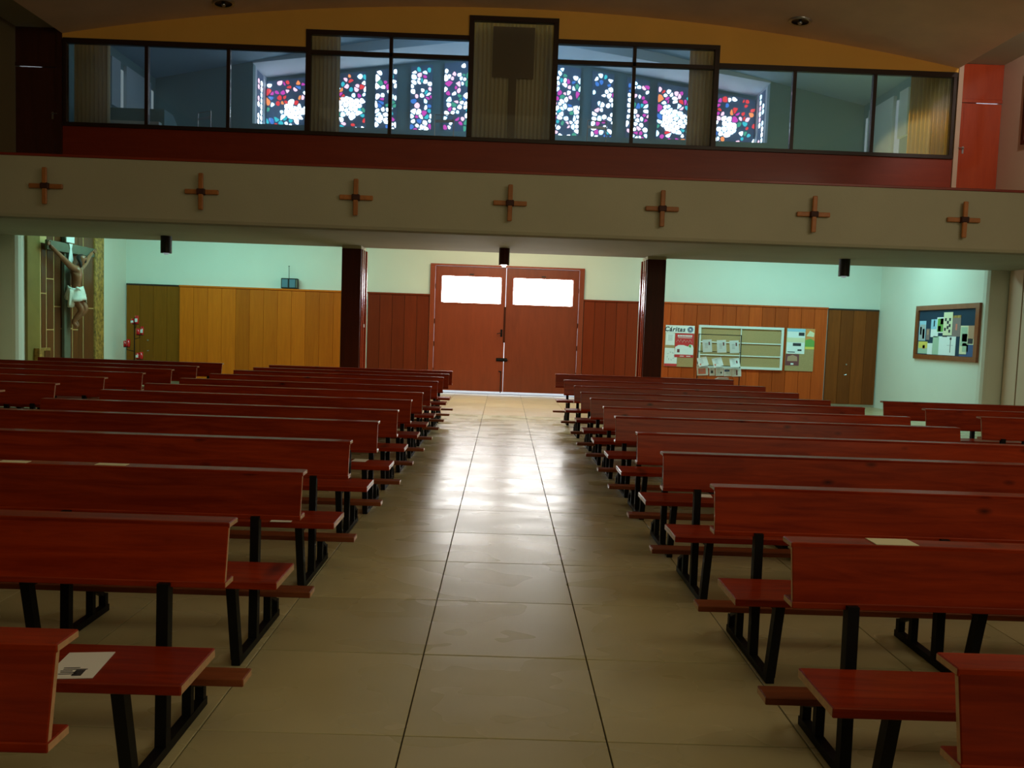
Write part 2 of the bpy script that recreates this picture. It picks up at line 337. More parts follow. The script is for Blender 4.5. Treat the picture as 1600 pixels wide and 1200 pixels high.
# balcony slab: fascia, soffit in front of the pillars, higher ceiling behind them, raked floor above
prof = [(12.70, 4.00), (12.70, 3.12), (12.72, 3.075), (12.78, 3.05), (15.50, 3.05), (15.50, 4.25), (20.1, 4.25), (20.1, 4.57), (16.5, 4.57), (12.84, 4.00)]
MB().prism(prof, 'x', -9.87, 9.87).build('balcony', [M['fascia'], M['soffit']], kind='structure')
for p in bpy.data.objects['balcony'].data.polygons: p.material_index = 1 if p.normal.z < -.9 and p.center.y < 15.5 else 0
box('trim_3', (-9.87, 9.87, 12.685, 12.83, 4.00, 4.04), M['red_band'], bevel=0.005, kind='structure')

# gallery front wall: ochre above, red band below
top = MB()
steps = [(-8.93, -4.12, 7.05), (-4.12, -0.87, 7.40), (-0.87, 0.87, 7.78), (0.87, 4.12, 7.40), (4.12, 8.93, 7.05)]
for a, b, z in steps:
    n = 8; p = [(a + (b - a) * i / n) for i in range(n + 1)]
    top.prism([(a, z), (b, z)] + [(x, za(x) + 0.02) for x in p[::-1]], 'y', 16.56, 16.68)
top.prism([(-8.93, 7.16)] + [(x, za(x) + .015) for x in xs] + [(8.93, 7.16), (8.93, 8.9), (0, 9.9), (-8.93, 8.9)], 'y', 16.6205, 16.68)
top.build('wall_gallery', M['ochre'], kind='structure')
gp = box('wall_gallery_base', (-8.93, 8.93, 16.57, 16.68, 4.57, 5.345), M['red_band'], kind='structure')
for s in (-1, 1):                        # ends of the gallery: door, transom panel, jambs
    d = empty('door_2' if s < 0 else 'door_3', (s * 9.4, 16.6, 4.57), kind='structure')
    DM = M['red_door'] if s > 0 else M['shaded_door']
    def sx(a, b): return sorted((s * a - s * 9.4, s * b - s * 9.4))
    MB().box(*sx(8.935, 9.03), -0.06, 0.08, 0, 2.67).build('jamb', M['pink'] if s > 0 else M['shaded_door'], d)
    MB().box(*sx(9.10, 9.865), -0.02, 0.03, 0.01, 1.90).build('leaf', DM, d, bevel=0.004)
    MB().box(*sx(9.035, 9.095), -0.035, 0.03, 0.01, 1.90).build('stile', DM, d, bevel=0.004)
    MB().box(*sx(9.035, 9.865), -0.04, 0.05, 1.91, 1.98).build('transom', DM, d, bevel=0.004)
    MB().box(*sx(9.035, 9.865), -0.02, 0.03, 1.985, 2.675).build('upper_panel', DM, d, bevel=0.004)
    h = MB(); h.tube((s * 9.13 - s * 9.4, -0.02, 1.0), (s * 9.13 - s * 9.4, -0.07, 1.0), 0.012); h.tube((s * 9.13 - s * 9.4, -0.07, 1.0), (s * 9.02 - s * 9.4, -0.075, 1.0), 0.010)
    h.box(*sx(9.115, 9.15), -0.028, -0.019, 0.90, 1.04); h.build('door_handle', M['steel'], d)

# glazing of the gallery
w1 = empty('window_1', (0, 16.6, 5.35), kind='structure')
def wbar(name, x0, x1, z0, z1, y0=-0.05, y1=0.05):
    box(name, (x0, x1, y0, y1, z0 - 5.35, z1 - 5.35), M['frame'], w1, bevel=0.004)
zt = lambda x: 7.03 if abs(x) > 4.07 else (7.38 if abs(x) > 0.84 else 7.76)
for x in (-8.88, -7.27, -5.65, -2.43, 2.42, 5.65, 7.27, 8.88): wbar('mullion', x - .035, x + .035, 5.42, zt(x) - .07)
for s in (-1, 1):
    wbar('post', s * 4.07 - .05, s * 4.07 + .05, 5.42, 7.37, -.06, .06)
    wbar('post', s * 0.84 - .05, s * 0.84 + .05, 5.42, 7.76, -.07, .07)
    a, b = sorted((s * 4.12, s * 8.92)); wbar('head_bar', a, b, 6.96, 7.06)
    a, b = sorted((s * 0.89, s * 4.12)); wbar('head_bar', a, b, 7.31, 7.40, -.065, .06); wbar('transom', a, b, 6.93, 7.01)
wbar('head_bar', -.89, .89, 7.70, 7.79, -.075, .06)
wbar('sill', -8.92, 8.92, 5.345, 5.42, -.07, .06)
def pane(x0, x1, z0, z1):
    box('pane', (x0, x1, -.004, .004, z0 - 5.35, z1 - 5.35), M['glass'], w1)
for a, b in ((-8.845, -7.305), (-7.235, -5.685), (-5.615, -4.12), (4.12, 5.615), (5.685, 7.235), (7.305, 8.845)): pane(a, b, 5.42, 6.96)
for a, b in ((-4.02, -2.465), (-2.395, -.89), (.89, 2.385), (2.455, 4.02)): pane(a, b, 5.42, 6.93); pane(a, b, 7.01, 7.31)
pane(-.79, .79, 5.42, 7.70)

# choir room behind the glazing
choir = empty('choir_room', (0, 19, 4.6), kind='structure')
def cb(name, d, m_): return box(name, (d[0], d[1], d[2] - 19, d[3] - 19, d[4] - 4.6, d[5] - 4.6), m_, choir)
cb('choir_floor', (-9.4, 9.4, 16.68, 23, 4.58, 5.08), M['choir_dark'])
zr = lambda x: 7.75 + 1.9 * (1 - abs(x) / 9.2)
c = MB()
c.prism([(-9.3, zr(9.2) - .02), (0, zr(0)), (9.3, zr(9.2) - .02), (9.3, 10), (-9.3, 10)], 'y', 16.68 - 19, 23 - 19)
c.v = [(x, y, z - 4.6) for x, y, z in c.v]; c.build('choir_ceiling', M['choir'], choir)
for s in (-1, 1):
    a, b = sorted((s * 6.7, s * 9.3)); cb('choir_end_wall', (a, b, 21.5, 21.7, 5.0, 8.6), M['choir_dark'])
    a, b = sorted((s * 6.7, s * 6.78)); cb('bay_cheek', (a, b, 21.7, 22.7, 5.0, 8.6), M['choir_white'])
    a, b = sorted((s * 9.2, s * 9.4)); cb('choir_side_wall', (a, b, 16.68, 21.6, 5.0, 8.2), M['choir_dark'])
    for y0, y1 in ((19.0, 19.42), (19.72, 20.72), (20.75, 21.05)):
        a, b = sorted((s * 9.12, s * 9.2)); cb('side_panel', (a, b, y0, y1, 6.42 if y0 < 19.5 else 5.9, 7.5), M['choir_white'])
    for y0 in (19.46, 21.1):
        a, b = sorted((s * 9.15, s * 9.2)); cb('side_glass', (a, b, y0, y0 + .16, 5.95, 7.35), M['lens'])
cb('bay_sill', (-6.7, 6.7, 21.5, 22.7, 5.0, 6.70), M['choir_dark'])
c = MB()                                   # pitched lintel of the bay
zl = lambda x: 8.22 + 0.92 * (1 - abs(x) / 6.7)
c.prism([(-6.7, zl(6.7) - 4.6), (0, zl(0) - 4.6), (6.7, zl(6.7) - 4.6), (6.7, zl(6.7) + .25 - 4.6), (0, zl(0) + .25 - 4.6), (-6.7, zl(6.7) + .25 - 4.6)], 'y', 2.45, 3.7)
c.build('bay_lintel', M['choir_white'], choir)
c = MB(); c.prism([(-9.3, 3.2), (9.3, 3.2), (9.3, 3.6), (6.72, 3.55), (6.72, zl(6.7) + .2 - 4.6), (0, zl(0) + .2 - 4.6), (-6.72, zl(6.7) + .2 - 4.6), (-6.72, 3.55), (-9.3, 3.6)], 'y', 2.6, 2.61)
def gable(): 
    g = MB()
    for a, b in ((-9.2, 0), (0, 9.2)):
        n = 10
        for i in range(n):
            x0 = a + (b - a) * i / n; x1 = a + (b - a) * (i + 1) / n
            lo = lambda x: (zl(x) + .2 if abs(x) <= 6.7 else 8.0) - 4.6
            g.prism([(x0, lo(x0)), (x1, lo(x1)), (x1, zr(x1) + .1 - 4.6), (x0, zr(x0) + .1 - 4.6)], 'y', 2.52, 2.62)
    g.build('choir_gable', M['choir'], choir)
gable()
cb('bay_back', (-6.8, 6.8, 22.75, 22.85, 5.0, 9.6), M['choir_dark'])

# stained glass: coloured pieces cast in a concrete matrix
GC = {
 'white': emis('glass_white', (0.92, 1.0, 1.0), 5.5), 'ice': emis('glass_ice_blue', (0.55, 0.86, 1.0), 3.4),
 'cyan': emis('glass_cyan', (0.05, 0.65, 0.75), 1.1), 'blue': emis('glass_blue', (0.08, 0.30, 0.95), 0.9),
 'red': emis('glass_red', (1.0, 0.06, 0.07), 1.1), 'magenta': emis('glass_magenta', (0.85, 0.08, 0.62), 1.0),
 'orange': emis('glass_orange', (1.0, 0.30, 0.10), 1.4), 'pink': emis('glass_pink', (1.0, 0.55, 0.70), 2.0),
 'green': emis('glass_green', (0.10, 0.60, 0.40), 0.8)}
def clip(poly, p, n):
    out = []
    for i in range(len(poly)):
        a = poly[i]; b = poly[(i + 1) % len(poly)]
        da = (a[0] - p[0]) * n[0] + (a[1] - p[1]) * n[1]; db = (b[0] - p[0]) * n[0] + (b[1] - p[1]) * n[1]
        if da <= 0: out.append(a)
        if da * db < 0:
            t = da / (da - db); out.append((a[0] + (b[0] - a[0]) * t, a[1] + (b[1] - a[1]) * t))
    return out
def stained(idx, x0, x1, role, skip=None):
    win = empty('window_%d' % idx, ((x0 + x1) / 2, 22.62, 6.74), kind='structure'); cx = (x0 + x1) / 2
    t0, t1 = zl(x0) - .12, zl(x1) - .12
    P = [(x0, 6.74), (x1, 6.74), (x1, t1), (x0, t0)] if x0 * x1 >= 0 else [(x0, 6.74), (x1, 6.74), (x1, t1), (0, zl(0) - .12), (x0, t0)]
    MB().prism([(x - cx, z - 6.74) for x, z in P], 'y', 0.0, 0.08).build('concrete_matrix', M['concrete'], win)
    seeds = []; step = 0.128; z = 6.74 + step / 2; row = 0
    while z < 9.3:
        x = x0 + step / 2 + (step / 2 if row % 2 else 0)
        while x < x1:
            seeds.append((x + random.uniform(-.060, .060), z + random.uniform(-.060, .060))); x += step
        z += step; row += 1
    for s in seeds:
        if skip and abs(s[0]) < skip: continue
        if s[1] > min(zl(s[0]), zl(s[0])) - .2: continue
        poly = [(s[0] - .3, s[1] - .3), (s[0] + .3, s[1] - .3), (s[0] + .3, s[1] + .3), (s[0] - .3, s[1] + .3)]
        for t in seeds:
            if t is s or abs(t[0] - s[0]) > .5 or abs(t[1] - s[1]) > .5: continue
            mid = ((s[0] + t[0]) / 2, (s[1] + t[1]) / 2); poly = clip(poly, mid, (t[0] - s[0], t[1] - s[1]))
        for p, n in (((x0, 0), (-1, 0)), ((x1, 0), (1, 0)), ((0, 6.76), (0, -1))): poly = clip(poly, p, n)
        if len(poly) < 3: continue
        c0 = (sum(p[0] for p in poly) / len(poly), sum(p[1] for p in poly) / len(poly))
        k = random.uniform(.58, .86)
        u = abs(c0[0]); v = (c0[1] - 6.74) / (zl(c0[0]) - 6.86)
        r = random.random()
        if role == 'side':
            inner = math.exp(-((u - 4.45) / .42) ** 2 - ((v - .46) / .24) ** 2) + math.exp(-((u - 5.95) / .36) ** 2 - ((v - .42) / .22) ** 2)
            if inner + random.uniform(-.22, .22) > .52: col = 'white' if r < .9 else 'ice'; k = random.uniform(.80, .97)
            elif v > .56:
                if r < .34: continue
                col = random.choice(['red', 'magenta', 'magenta', 'red', 'orange', 'white', 'pink', 'blue'] if u > 4.9 else ['white', 'white', 'pink', 'red', 'orange', 'ice', 'magenta', 'cyan'])
            elif v < .20:
                if r < .35: continue
                col = random.choice(['pink', 'magenta', 'white', 'ice', 'cyan', 'white', 'orange', 'red'])
            else:
                if r < .34: continue
                col = random.choice(['cyan', 'ice', 'green', 'white', 'ice', 'blue', 'red', 'cyan'])
        else:
            if r < .26: continue
            col = random.choice(['white'] * 6 + ['ice', 'ice', 'pink', 'cyan', 'blue', 'magenta', 'green'] if v < .9 else ['white', 'cyan', 'ice'])
        # softened corners
        q = []
        for i in range(len(poly)):
            a = poly[i]; b = poly[(i + 1) % len(poly)]
            q.append((a[0] * .75 + b[0] * .25, a[1] * .75 + b[1] * .25)); q.append((a[0] * .25 + b[0] * .75, a[1] * .25 + b[1] * .75))
        q = [(c0[0] + (x - c0[0]) * k, c0[1] + (zz - c0[1]) * k) for x, zz in q]
        pc = (c0[0] - cx, -0.012, c0[1] - 6.74)
        MB().prism([(x - c0[0], zz - c0[1]) for x, zz in q], 'y', 0.0, 0.03).build('glass_piece', GC[col], win, pc)
n = 2
for a, b, role in ((-6.68, -3.98, 'side'), (-3.73, -3.14, 'mid'), (-2.77, -2.18, 'mid'), (-1.86, 1.86, 'mid'), (2.18, 2.77, 'mid'), (3.14, 3.76, 'mid'), (3.98, 6.68, 'side')):
    stained(n, a, b, role, 0.95 if a < 0 < b else None); n += 1
for s in (-1, 1):                         # narrow strips of pieces in the cheeks of the bay
    w = empty('window_%d' % n, (s * 6.7, 22.1, 6.75), kind='structure'); n += 1
    sg = MB().box(-.02, .0 if s < 0 else .02, -.22, .30, 0, 1.42) if False else None
    MB().box(-.006 if s > 0 else 0.0, 0.0 if s > 0 else .006, -.25, .28, 0, 1.42).build('concrete_matrix', M['concrete'], w)
    for j in range(9):
        for t in (-.13, .12):
            if random.random() < .25: continue
            x = -s * .009
            MB().prism([(t - .06, -.05), (t + .05, -.06), (t + .07, .04), (t, .07), (t - .07, .03)], 'x', x - .004, x + .004).build('glass_piece', GC[random.choice(['white', 'ice', 'white', 'pink'])], w, (0, 0, .12 + j * .15))

# curtains behind the gallery glazing
def curtain(name, x0, x1, z0, z1, m_, label, y=16.86, per=0.085, amp=0.030, parent=None):
    n = max(8, int((x1 - x0) / per * 6)); cx = (x0 + x1) / 2; vs = []; fs = []
    for i in range(n + 1):
        x = x0 + (x1 - x0) * i / n; d = amp * math.sin(6.283 * (x - x0) / per + math.sin(x * 3.1)) + .006 * math.sin(x * 17)
        for zz in (z0, (z0 + z1) / 2, z1):
            vs.append((x - cx, d * (1.15 if zz == z0 else 1), zz - z0))
    for i in range(n):
        for j in range(2): a = i * 3 + j; fs.append((a, a + 3, a + 4, a + 1))
    b = MB(); b.add(vs, fs); o = b.build(name, m_, parent, (cx, y, z0), smooth=True)
    md = o.modifiers.new('thickness', 'SOLIDIFY'); md.thickness = 0.004
    return tag(o, label, 'curtain')
g = 'curtains of the gallery glazing'
tag(curtain('curtain', -8.84, -8.14, 5.40, 7.06, M['curtain'], 'olive pleated curtain at the far left end of the gallery glazing'), group=g)
tag(curtain('curtain', -4.12, -3.50, 5.40, 7.42, M['curtain'], 'brown pleated curtain at the left edge of the left tall gallery window'), group=g)
tag(curtain('curtain', -0.84, 0.84, 5.40, 7.80, M['curtain'], 'wide beige pleated curtain filling the tallest middle gallery window'), group=g)
tag(curtain('curtain', 3.58, 4.12, 5.40, 7.42, M['curtain'], 'brown pleated curtain at the right edge of the right tall gallery window'), group=g)
tag(curtain('curtain', 8.14, 9.0, 5.40, 7.06, M['sheer'], 'sunlit yellow pleated curtain at the far right end of the gallery glazing', amp=.03), group=g)
bn = empty('silhouette', (0, 16.80, 5.45), 'brown painted-shadow banner with square top and narrow tail hanging before the middle gallery curtain', 'silhouette')  # flat overlay painted as the backlit T shadow on the curtain
MB().prism([(-.42, 1.24), (.42, 1.22), (.42, 2.24), (-.42, 2.24)], 'y', 0, .006).build('shadow_square', M['silhouette'], bn)
MB().prism([(-.075, .05), (.075, .05), (.08, 1.235), (-.08, 1.235)], 'y', 0, .006).build('shadow_tail', M['silhouette'], bn)

# chairs and a small organ up in the choir
def choir_chair(x, y, rz, label):
    t = empty('choir_chair', (x, y, 5.08), label, 'chair', 'chairs in the choir gallery', rz=rz)
    MB().box(-.20, .20, -.20, .20, .43, .45).build('seat', M['black'], t, bevel=.006)
    MB().box(-.19, .19, .195, .21, .74, .80).build('backrest', M['steel'], t, bevel=.004)
    for sx_ in (-1, 1):
        MB().tube((sx_ * .20, .21, 0), (sx_ * .20, .21, .90), .011).build('leg', M['steel'], t)
        MB().tube((sx_ * .20, -.19, 0), (sx_ * .20, -.19, .43), .011).build('leg', M['steel'], t)
    MB().tube((-.20, .21, .90), (.20, .21, .90), .011).build('top_rail', M['steel'], t)
choir_chair(-1.35, 17.3, 3.0, 'metal-framed chair behind the second tall gallery window, left of the middle curtain')
choir_chair(1.75, 17.35, 3.3, 'metal-framed chair behind the gallery glass, right of the middle curtain')
choir_chair(-5.95, 20.4, 2.2, 'dark chair before the left end of the stained glass in the gallery')
choir_chair(6.0, 19.6, 4.0, 'dark chair before the right end of the stained glass in the gallery')
choir_chair(-6.4, 17.8, 2.6, 'chair behind the second gallery pane from the left')
org = empty('organ', (-8.1, 18.2, 5.08), 'low dark organ with sloping lid behind the first gallery pane on the left', 'organ')
MB().prism([(-.35, 0), (.35, 0), (.35, .80), (.10, .98), (-.35, .98)], 'x', -.65, .65).build('case', M['choir_dark'], org)
MB().box(-.60, .60, -.50, -.35, .62, .68).build('keyboard', M['label'], org)

# ------------------------------------------------------------------ pillars
for s, x0, x1 in ((-1, -3.035, -2.68), (1, 2.615, 2.965)):
    p = empty('pillar', ((x0 + x1) / 2, 15.30, 0), kind='structure'); w = (x1 - x0) / 2
    MB().box(-w, w, -.18, .36, 0, 2.995).build('shaft', M['pillar'], p, bevel=.010)
    MB().box(-w, w, -.18, .36, 2.995, 3.05).build('capital', M['fascia'], p)
    xi = w * -s                              # the side towards the door
    for y0, y1, dx in ((-.10, -.01, .018), (.09, .19, .018), (.30, .38, .030)):
        a, b = sorted((xi, xi + dx * -s)); MB().box(a, b, y0, y1, 0, 2.99).build('moulding', M['red_door'], p, bevel=.004)
    if s < 0: MB().box(xi + .018, xi + .03, .12, .17, 1.55, 1.61).build('switch', M['label'], p)

# ------------------------------------------------------------------ panelling
def panelling(name, x0, x1, z1, n, m_, y0, label, rail=True, gap=.004, z0=0.0, vary=.004):
    t = empty(name, ((x0 + x1) / 2, 19.9, 0), label, 'panelling'); cx = (x0 + x1) / 2; d = 19.9 - y0
    if d > .05: MB().box(x0 - cx, x1 - cx, -d + .02, -.001, z0, z1 - .02).build('backing', m_, t)
    else: MB().box(x0 - cx, x1 - cx, -.012, -.001, z0, z1 - .02).build('backing', M['frame'], t)
    w = (x1 - x0) / n
    for i in range(n):
        a = x0 + i * w - cx
        box('plank', (a + gap / 2, a + w - gap / 2, -d - random.uniform(0, vary), -d + .018, z0 + .01, z1 - .03), m_, t, bevel=.003)
    if rail: MB().box(x0 - cx - .01, x1 - cx + .01, -d - .025, -.001, z1 - .03, z1 + .01).build('top_rail', m_, t, bevel=.004)
    return t
panelling('wall_panelling', -7.85, -3.81, 2.39, 12, M['plank_l'], 19.76, 'orange-brown vertical plank panelling left of the left pillar')
panelling('wall_panelling', -3.34, -1.84, 2.39, 5, M['plank_c'], 19.875, 'red-brown plank dado between the left pillar and the entrance door', gap=.008)
panelling('wall_panelling', 1.93, 3.27, 2.39, 5, M['plank_c'], 19.875, 'red-brown plank dado between the entrance door and the right pillar', gap=.008)
panelling('wall_panelling', 3.72, 7.87, 2.40, 13, M['plank_r'], 19.76, 'reddish plank panelling with notice boards right of the right pillar', gap=.008)
for nm, x0, x1, m_, s in (('door_4', -9.17, -7.87, M['olive'], 1), ('door_5', 7.93, 9.17, M['brown'], -1)):
    d = empty(nm, ((x0 + x1) / 2, 19.88, .06), kind='structure'); w = (x1 - x0) / 2
    for i in range(4):
        a = -w + 2 * w * i / 4; box('board', (a + .003, a + w / 2 - .003, -.03, .015, 0, 2.30), m_, d, bevel=.003)
    MB().box(-w, w, -.035, .018, 2.30, 2.34).build('head_rail', M['frame'], d)
    MB().tube((-.12, -.035, .98), (-.12, -.06, .98), .018).build('knob', M['steel'], d)
    MB().tube((-.14, -.032, .72), (-.10, -.05, .73), .010).build('latch', M['steel'], d)

# ------------------------------------------------------------------ entrance door
d = empty('door_1', (0.045, 19.9, 0), kind='structure')
c0 = 0.045
for a, b in ((-1.83, -1.71), (1.80, 1.92)): MB().box(a - c0, b - c0, -.07, .12, 0, 3.10).build('jamb', M['door'], d, bevel=.006)
MB().box(-1.83 - c0, 1.92 - c0, -.07, .12, 3.10, 3.145).build('head', M['door'], d, bevel=.006)
for s, (a, b), (pa, pb) in ((-1, (-1.705, .012), (-1.55, -.10)), (1, (.02, 1.795), (.195, 1.65))):
    L = MB(); z0, z1 = .07, 3.095; pz0, pz1 = 2.22, 2.855
    L.box(a - c0, pa - c0, -.02, .03, z0, z1); L.box(pb - c0, b - c0, -.02, .03, z0, z1)
    L.box(pa - c0, pb - c0, -.02, .03, z0, pz0); L.box(pa - c0, pb - c0, -.02, .03, pz1, z1)
    leaf = L.build('leaf', M['door'], d)
    fr = MB(); w = .035
    fr.box(pa - c0 - w, pb - c0 + w, -.032, -.018, pz1, pz1 + w); fr.box(pa - c0 - w, pb - c0 + w, -.032, -.018, pz0 - w, pz0)
    fr.box(pa - c0 - w, pa - c0, -.032, -.018, pz0, pz1); fr.box(pb - c0, pb - c0 + w, -.032, -.018, pz0, pz1)
    fr.build('glazing_frame', M['door'], leaf)
    r = .05; x0, x1 = pa - c0 + .005, pb - c0 - .005; q = []
    for cx, cz, s0 in ((x1 - r, pz1 - r, 0), (x0 + r, pz1 - r, 90), (x0 + r, pz0 + r, 180), (x1 - r, pz0 + r, 270)):
        for k in range(4): an = R(s0 + 30 * k); q.append((cx + r * math.cos(an), cz + r * math.sin(an)))
    MB().prism(q, 'y', 0, .008).build('pane', M['daypane'], leaf)
    for hz in (.55, 1.2, 1.75, 2.6):
        hx = (a + .004 if s < 0 else b - .004) - c0
        MB().tube((hx, -.03, hz - .06), (hx, -.03, hz + .06), .009).build('hinge', M['frame'], leaf)
    if s < 0:
        h = MB(); h.tube((-.06 - c0, -.02, 1.52), (-.06 - c0, -.08, 1.52), .012); h.tube((-.06 - c0, -.08, 1.52), (-.17 - c0, -.085, 1.49), .010); h.box(-.085 - c0, -.035 - c0, -.03, -.019, 1.42, 1.60)
        h.build('door_handle', M['iron'], leaf)
        MB().box(-.02 - c0, .03 - c0, -.03, -.019, 1.28, 2.15).build('lock_bar', M['pillar'], leaf)
        h = MB(); h.box(-.17 - c0, .10 - c0, -.035, -.019, .82, .90); h.tube((-.15 - c0, -.05, .86), (.12 - c0, -.05, .86), .014); h.build('slide_bolt', M['iron'], leaf)
        h = MB(); h.tube((-.04 - c0, -.04, .05), (-.04 - c0, -.04, .58), .010); h.tube((-.04 - c0, -.04, .56), (-.10 - c0, -.06, .58), .012); h.build('floor_bolt', M['iron'], leaf)
    MB().box((pa + pb) / 2 - .05 - c0, (pa + pb) / 2 + .05 - c0, -.045, -.03, pz1 + .04, pz1 + .07).build('window_catch', M['frame'], leaf)

# ------------------------------------------------------------------ crosses on the balcony front
def cross(x, label):
    t = empty('wall_cross', (x, 12.70, 3.547), label, 'cross', 'crosses on the balcony front')
    MB().box(-.258, .258, -.045, -.004, -.036, .036).build('horizontal_bar', M['cross'], t, bevel=.010)
    MB().box(-.036, .036, -.082, -.046, -.278, .278).build('vertical_bar', M['cross'], t, bevel=.010)
    MB().box(-.062, .062, -.090, -.002, -.046, .046).build('binding', M['knot'], t, bevel=.012)
for i, x in enumerate((-7.09, -4.712, -2.343, .027, 2.379, 4.731, 7.075)):
    w = ['first from the left end, above the crucifix', 'second from the left end, right of the crucifix',
         'third from the left, above the left pillar', 'middle one of seven, above the entrance door',
         'third from the right, above the right pillar', 'second from the right end', 'last at the right end'][i]
    cross(x, 'small wooden cross on the balcony front, ' + w)

# ------------------------------------------------------------------ lamps
def downlight(x, y, lit, label, z=3.05):
    t = empty('ceiling_downlight', (x, y, z), label, 'lamp', 'cylinder downlights under the balcony')
    MB().lathe([(0, 0), (.095, 0), (.095, -.30), (.075, -.30), (.070, -.20), (0, -.20)], n=20).build('housing', M['black'] if lit < 2 else M['pillar'], t, smooth=False)
    MB().lathe([(0, -.235), (.035, -.24), (.062, -.27), (.062, -.29), (.03, -.325), (0, -.33)], n=16).build('bulb', M['bulb'] if lit == 2 else M['lens'], t, smooth=True)
    return t
downlight(-6.07, 14.66, 1, 'black cylinder downlight under the balcony, left, near the crucifix')
downlight(-.04, 14.64, 2, 'lit cylinder downlight glowing warm above the entrance door')
downlight(5.97, 14.38, 1, 'black cylinder downlight under the balcony, on the right')
def point(name, loc, power, color, rad):
    l = bpy.data.lights.new(name, 'POINT'); l.energy = power; l.color = color; l.shadow_soft_size = rad
    o = bpy.data.objects.new(name, l); COL.objects.link(o); o.location = loc
spot('entrance_downlight', (-.04, 14.64, 2.70), (-.04, 14.64, 0), 60, (1.0, .80, .46), R(150), .6, .05)
# lamps on the higher ceiling behind the pillars, out of sight from the nave: cool at the sides, warm over the door
area('side_lamp', (-6.3, 17.3, 4.2), (-6.3, 18.3, 0), 4.2, 1.6, 210, (.38, 1.0, .88))
area('side_lamp', (6.3, 17.3, 4.2), (6.3, 18.3, 0), 4.2, 1.6, 225, (.40, 1.0, .95))
area('porch_lamp', (0, 17.3, 4.2), (0, 18.3, 0), 3.0, 1.6, 165, (1.0, .90, .62))
point('choir_light', (0, 20.0, 8.2), 75, (.42, .72, 1.0), .4)  # added blue fill inside the choir room, no fixture modelled
for x, y, lab in ((-5.57, 16.0, 'recessed ceiling spotlight above the left side of the gallery'), (5.43, 15.8, 'recessed ceiling spotlight above the right side of the gallery')):
    z = za(x); t = empty('ceiling_spotlight', (x, y, z), lab, 'lamp', 'recessed ceiling spotlights')
    t.rotation_euler = (0, math.atan(0.82 * 2 * x / 8.93 ** 2), 0)
    MB().lathe([(.16, -.03), (.20, -.035), (.215, -.01), (.205, .01), (.16, .0)], n=28).build('rim', M['steel'], t, smooth=True)
    MB().lathe([(.17, -.02), (.15, -.004), (0, -.002)], n=24).build('reflector', M['black'], t, smooth=True)
    MB().lathe([(0, -.075), (.03, -.07), (.045, -.045), (.03, -.01), (0, -.005)], n=14).build('bulb', M['steel'], t, smooth=True)

# ------------------------------------------------------------------ pews
LEN = 3.12
def make_pew():
    """origin on the floor under the middle of the backrest's upper edge; people sit facing -Y"""
    t = empty('pew', (0, 0, 0)); h = LEN / 2; wm = M['pew']
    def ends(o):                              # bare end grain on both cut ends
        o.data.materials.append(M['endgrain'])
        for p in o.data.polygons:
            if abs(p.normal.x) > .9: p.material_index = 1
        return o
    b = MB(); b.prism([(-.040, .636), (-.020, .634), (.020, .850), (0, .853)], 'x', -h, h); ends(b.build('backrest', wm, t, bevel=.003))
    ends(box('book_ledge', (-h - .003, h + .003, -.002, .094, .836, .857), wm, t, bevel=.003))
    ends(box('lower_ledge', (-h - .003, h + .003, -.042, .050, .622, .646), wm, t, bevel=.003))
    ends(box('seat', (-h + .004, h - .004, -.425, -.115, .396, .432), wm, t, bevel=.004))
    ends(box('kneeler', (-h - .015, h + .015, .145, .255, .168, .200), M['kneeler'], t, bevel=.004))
    for fx in (-h + .215, -h + 1.14, h - 1.14, h - .215):
        r = MB().box(-.02, .02, -.325, .345, .001, .036).build('runner', M['iron'], t, (fx, 0, 0))
        f = MB(); f.prism([(-.330, .03), (-.285, .03), (-.365, .396), (-.410, .396)], 'x', -.021, .021); f.build('front_leg', M['iron'], r)
        f = MB(); f.prism([(-.075, .03), (-.033, .03), (-.022, .640), (-.064, .640)], 'x', -.021, .021); f.build('post', M['iron'], r)
        for y in (.185, .320): MB().box(-.018, .018, y - .016, y + .016, .03, .169 if y < .3 else .10).build('short_leg', M['iron'], r)
        MB().bar((0, .205, .155), (0, .325, .09), .03, .02).build('stay', M['iron'], r)
        MB().box(-.018, .018, -.38, -.04, .365, .396).build('seat_bracket', M['iron'], r)
    return t
pew0 = make_pew(); index_kids(pew0); used = [False]; K = .968
def pew(xc, y, label, group):
    if not used[0]: o = pew0; used[0] = True
    else: o = copy_tree(pew0)
    o.location = (xc, y * K, 0.0015); o.rotation_euler = (0, 0, random.uniform(-.002, .002)); return tag(o, label, 'pew', group)
ORD = ['first', 'second', 'third', 'fourth', 'fifth', 'sixth', 'seventh', 'eighth', 'ninth', 'tenth', 'eleventh', 'twelfth', 'thirteenth']
LY = [1.86, 3.05, 4.14, 5.29, 6.42, 7.35, 8.42, 9.42, 10.43, 11.48, 12.5, 13.4, 14.3]
LX = [-1.02, -1.02, -1.01, -.985, -.975, -.94, -.94, -.92, -.915, -.912, -.91, -.885, -.885]
for i, (y, x) in enumerate(zip(LY, LX)):
    pew(x * K - LEN / 2, y, 'red varnished pew on black legs, left of the aisle, %s from the front' % ORD[i], 'pews left of the aisle')
RY = [1.88, 3.03, 4.12, 5.25, 6.28, 7.48, 8.42, 9.45, 10.38, 11.55, 12.9, 14.6]
RX = [1.115, 1.125, 1.113, 1.07, 1.07, 1.065, 1.07, 1.045, 1.02, 1.035, .99, .96]
for i, (y, x) in enumerate(zip(RY, RX)):
    pew(x * K + LEN / 2, y, 'red varnished pew on black legs, right of the aisle, %s from the front' % ORD[i], 'pews right of the aisle')
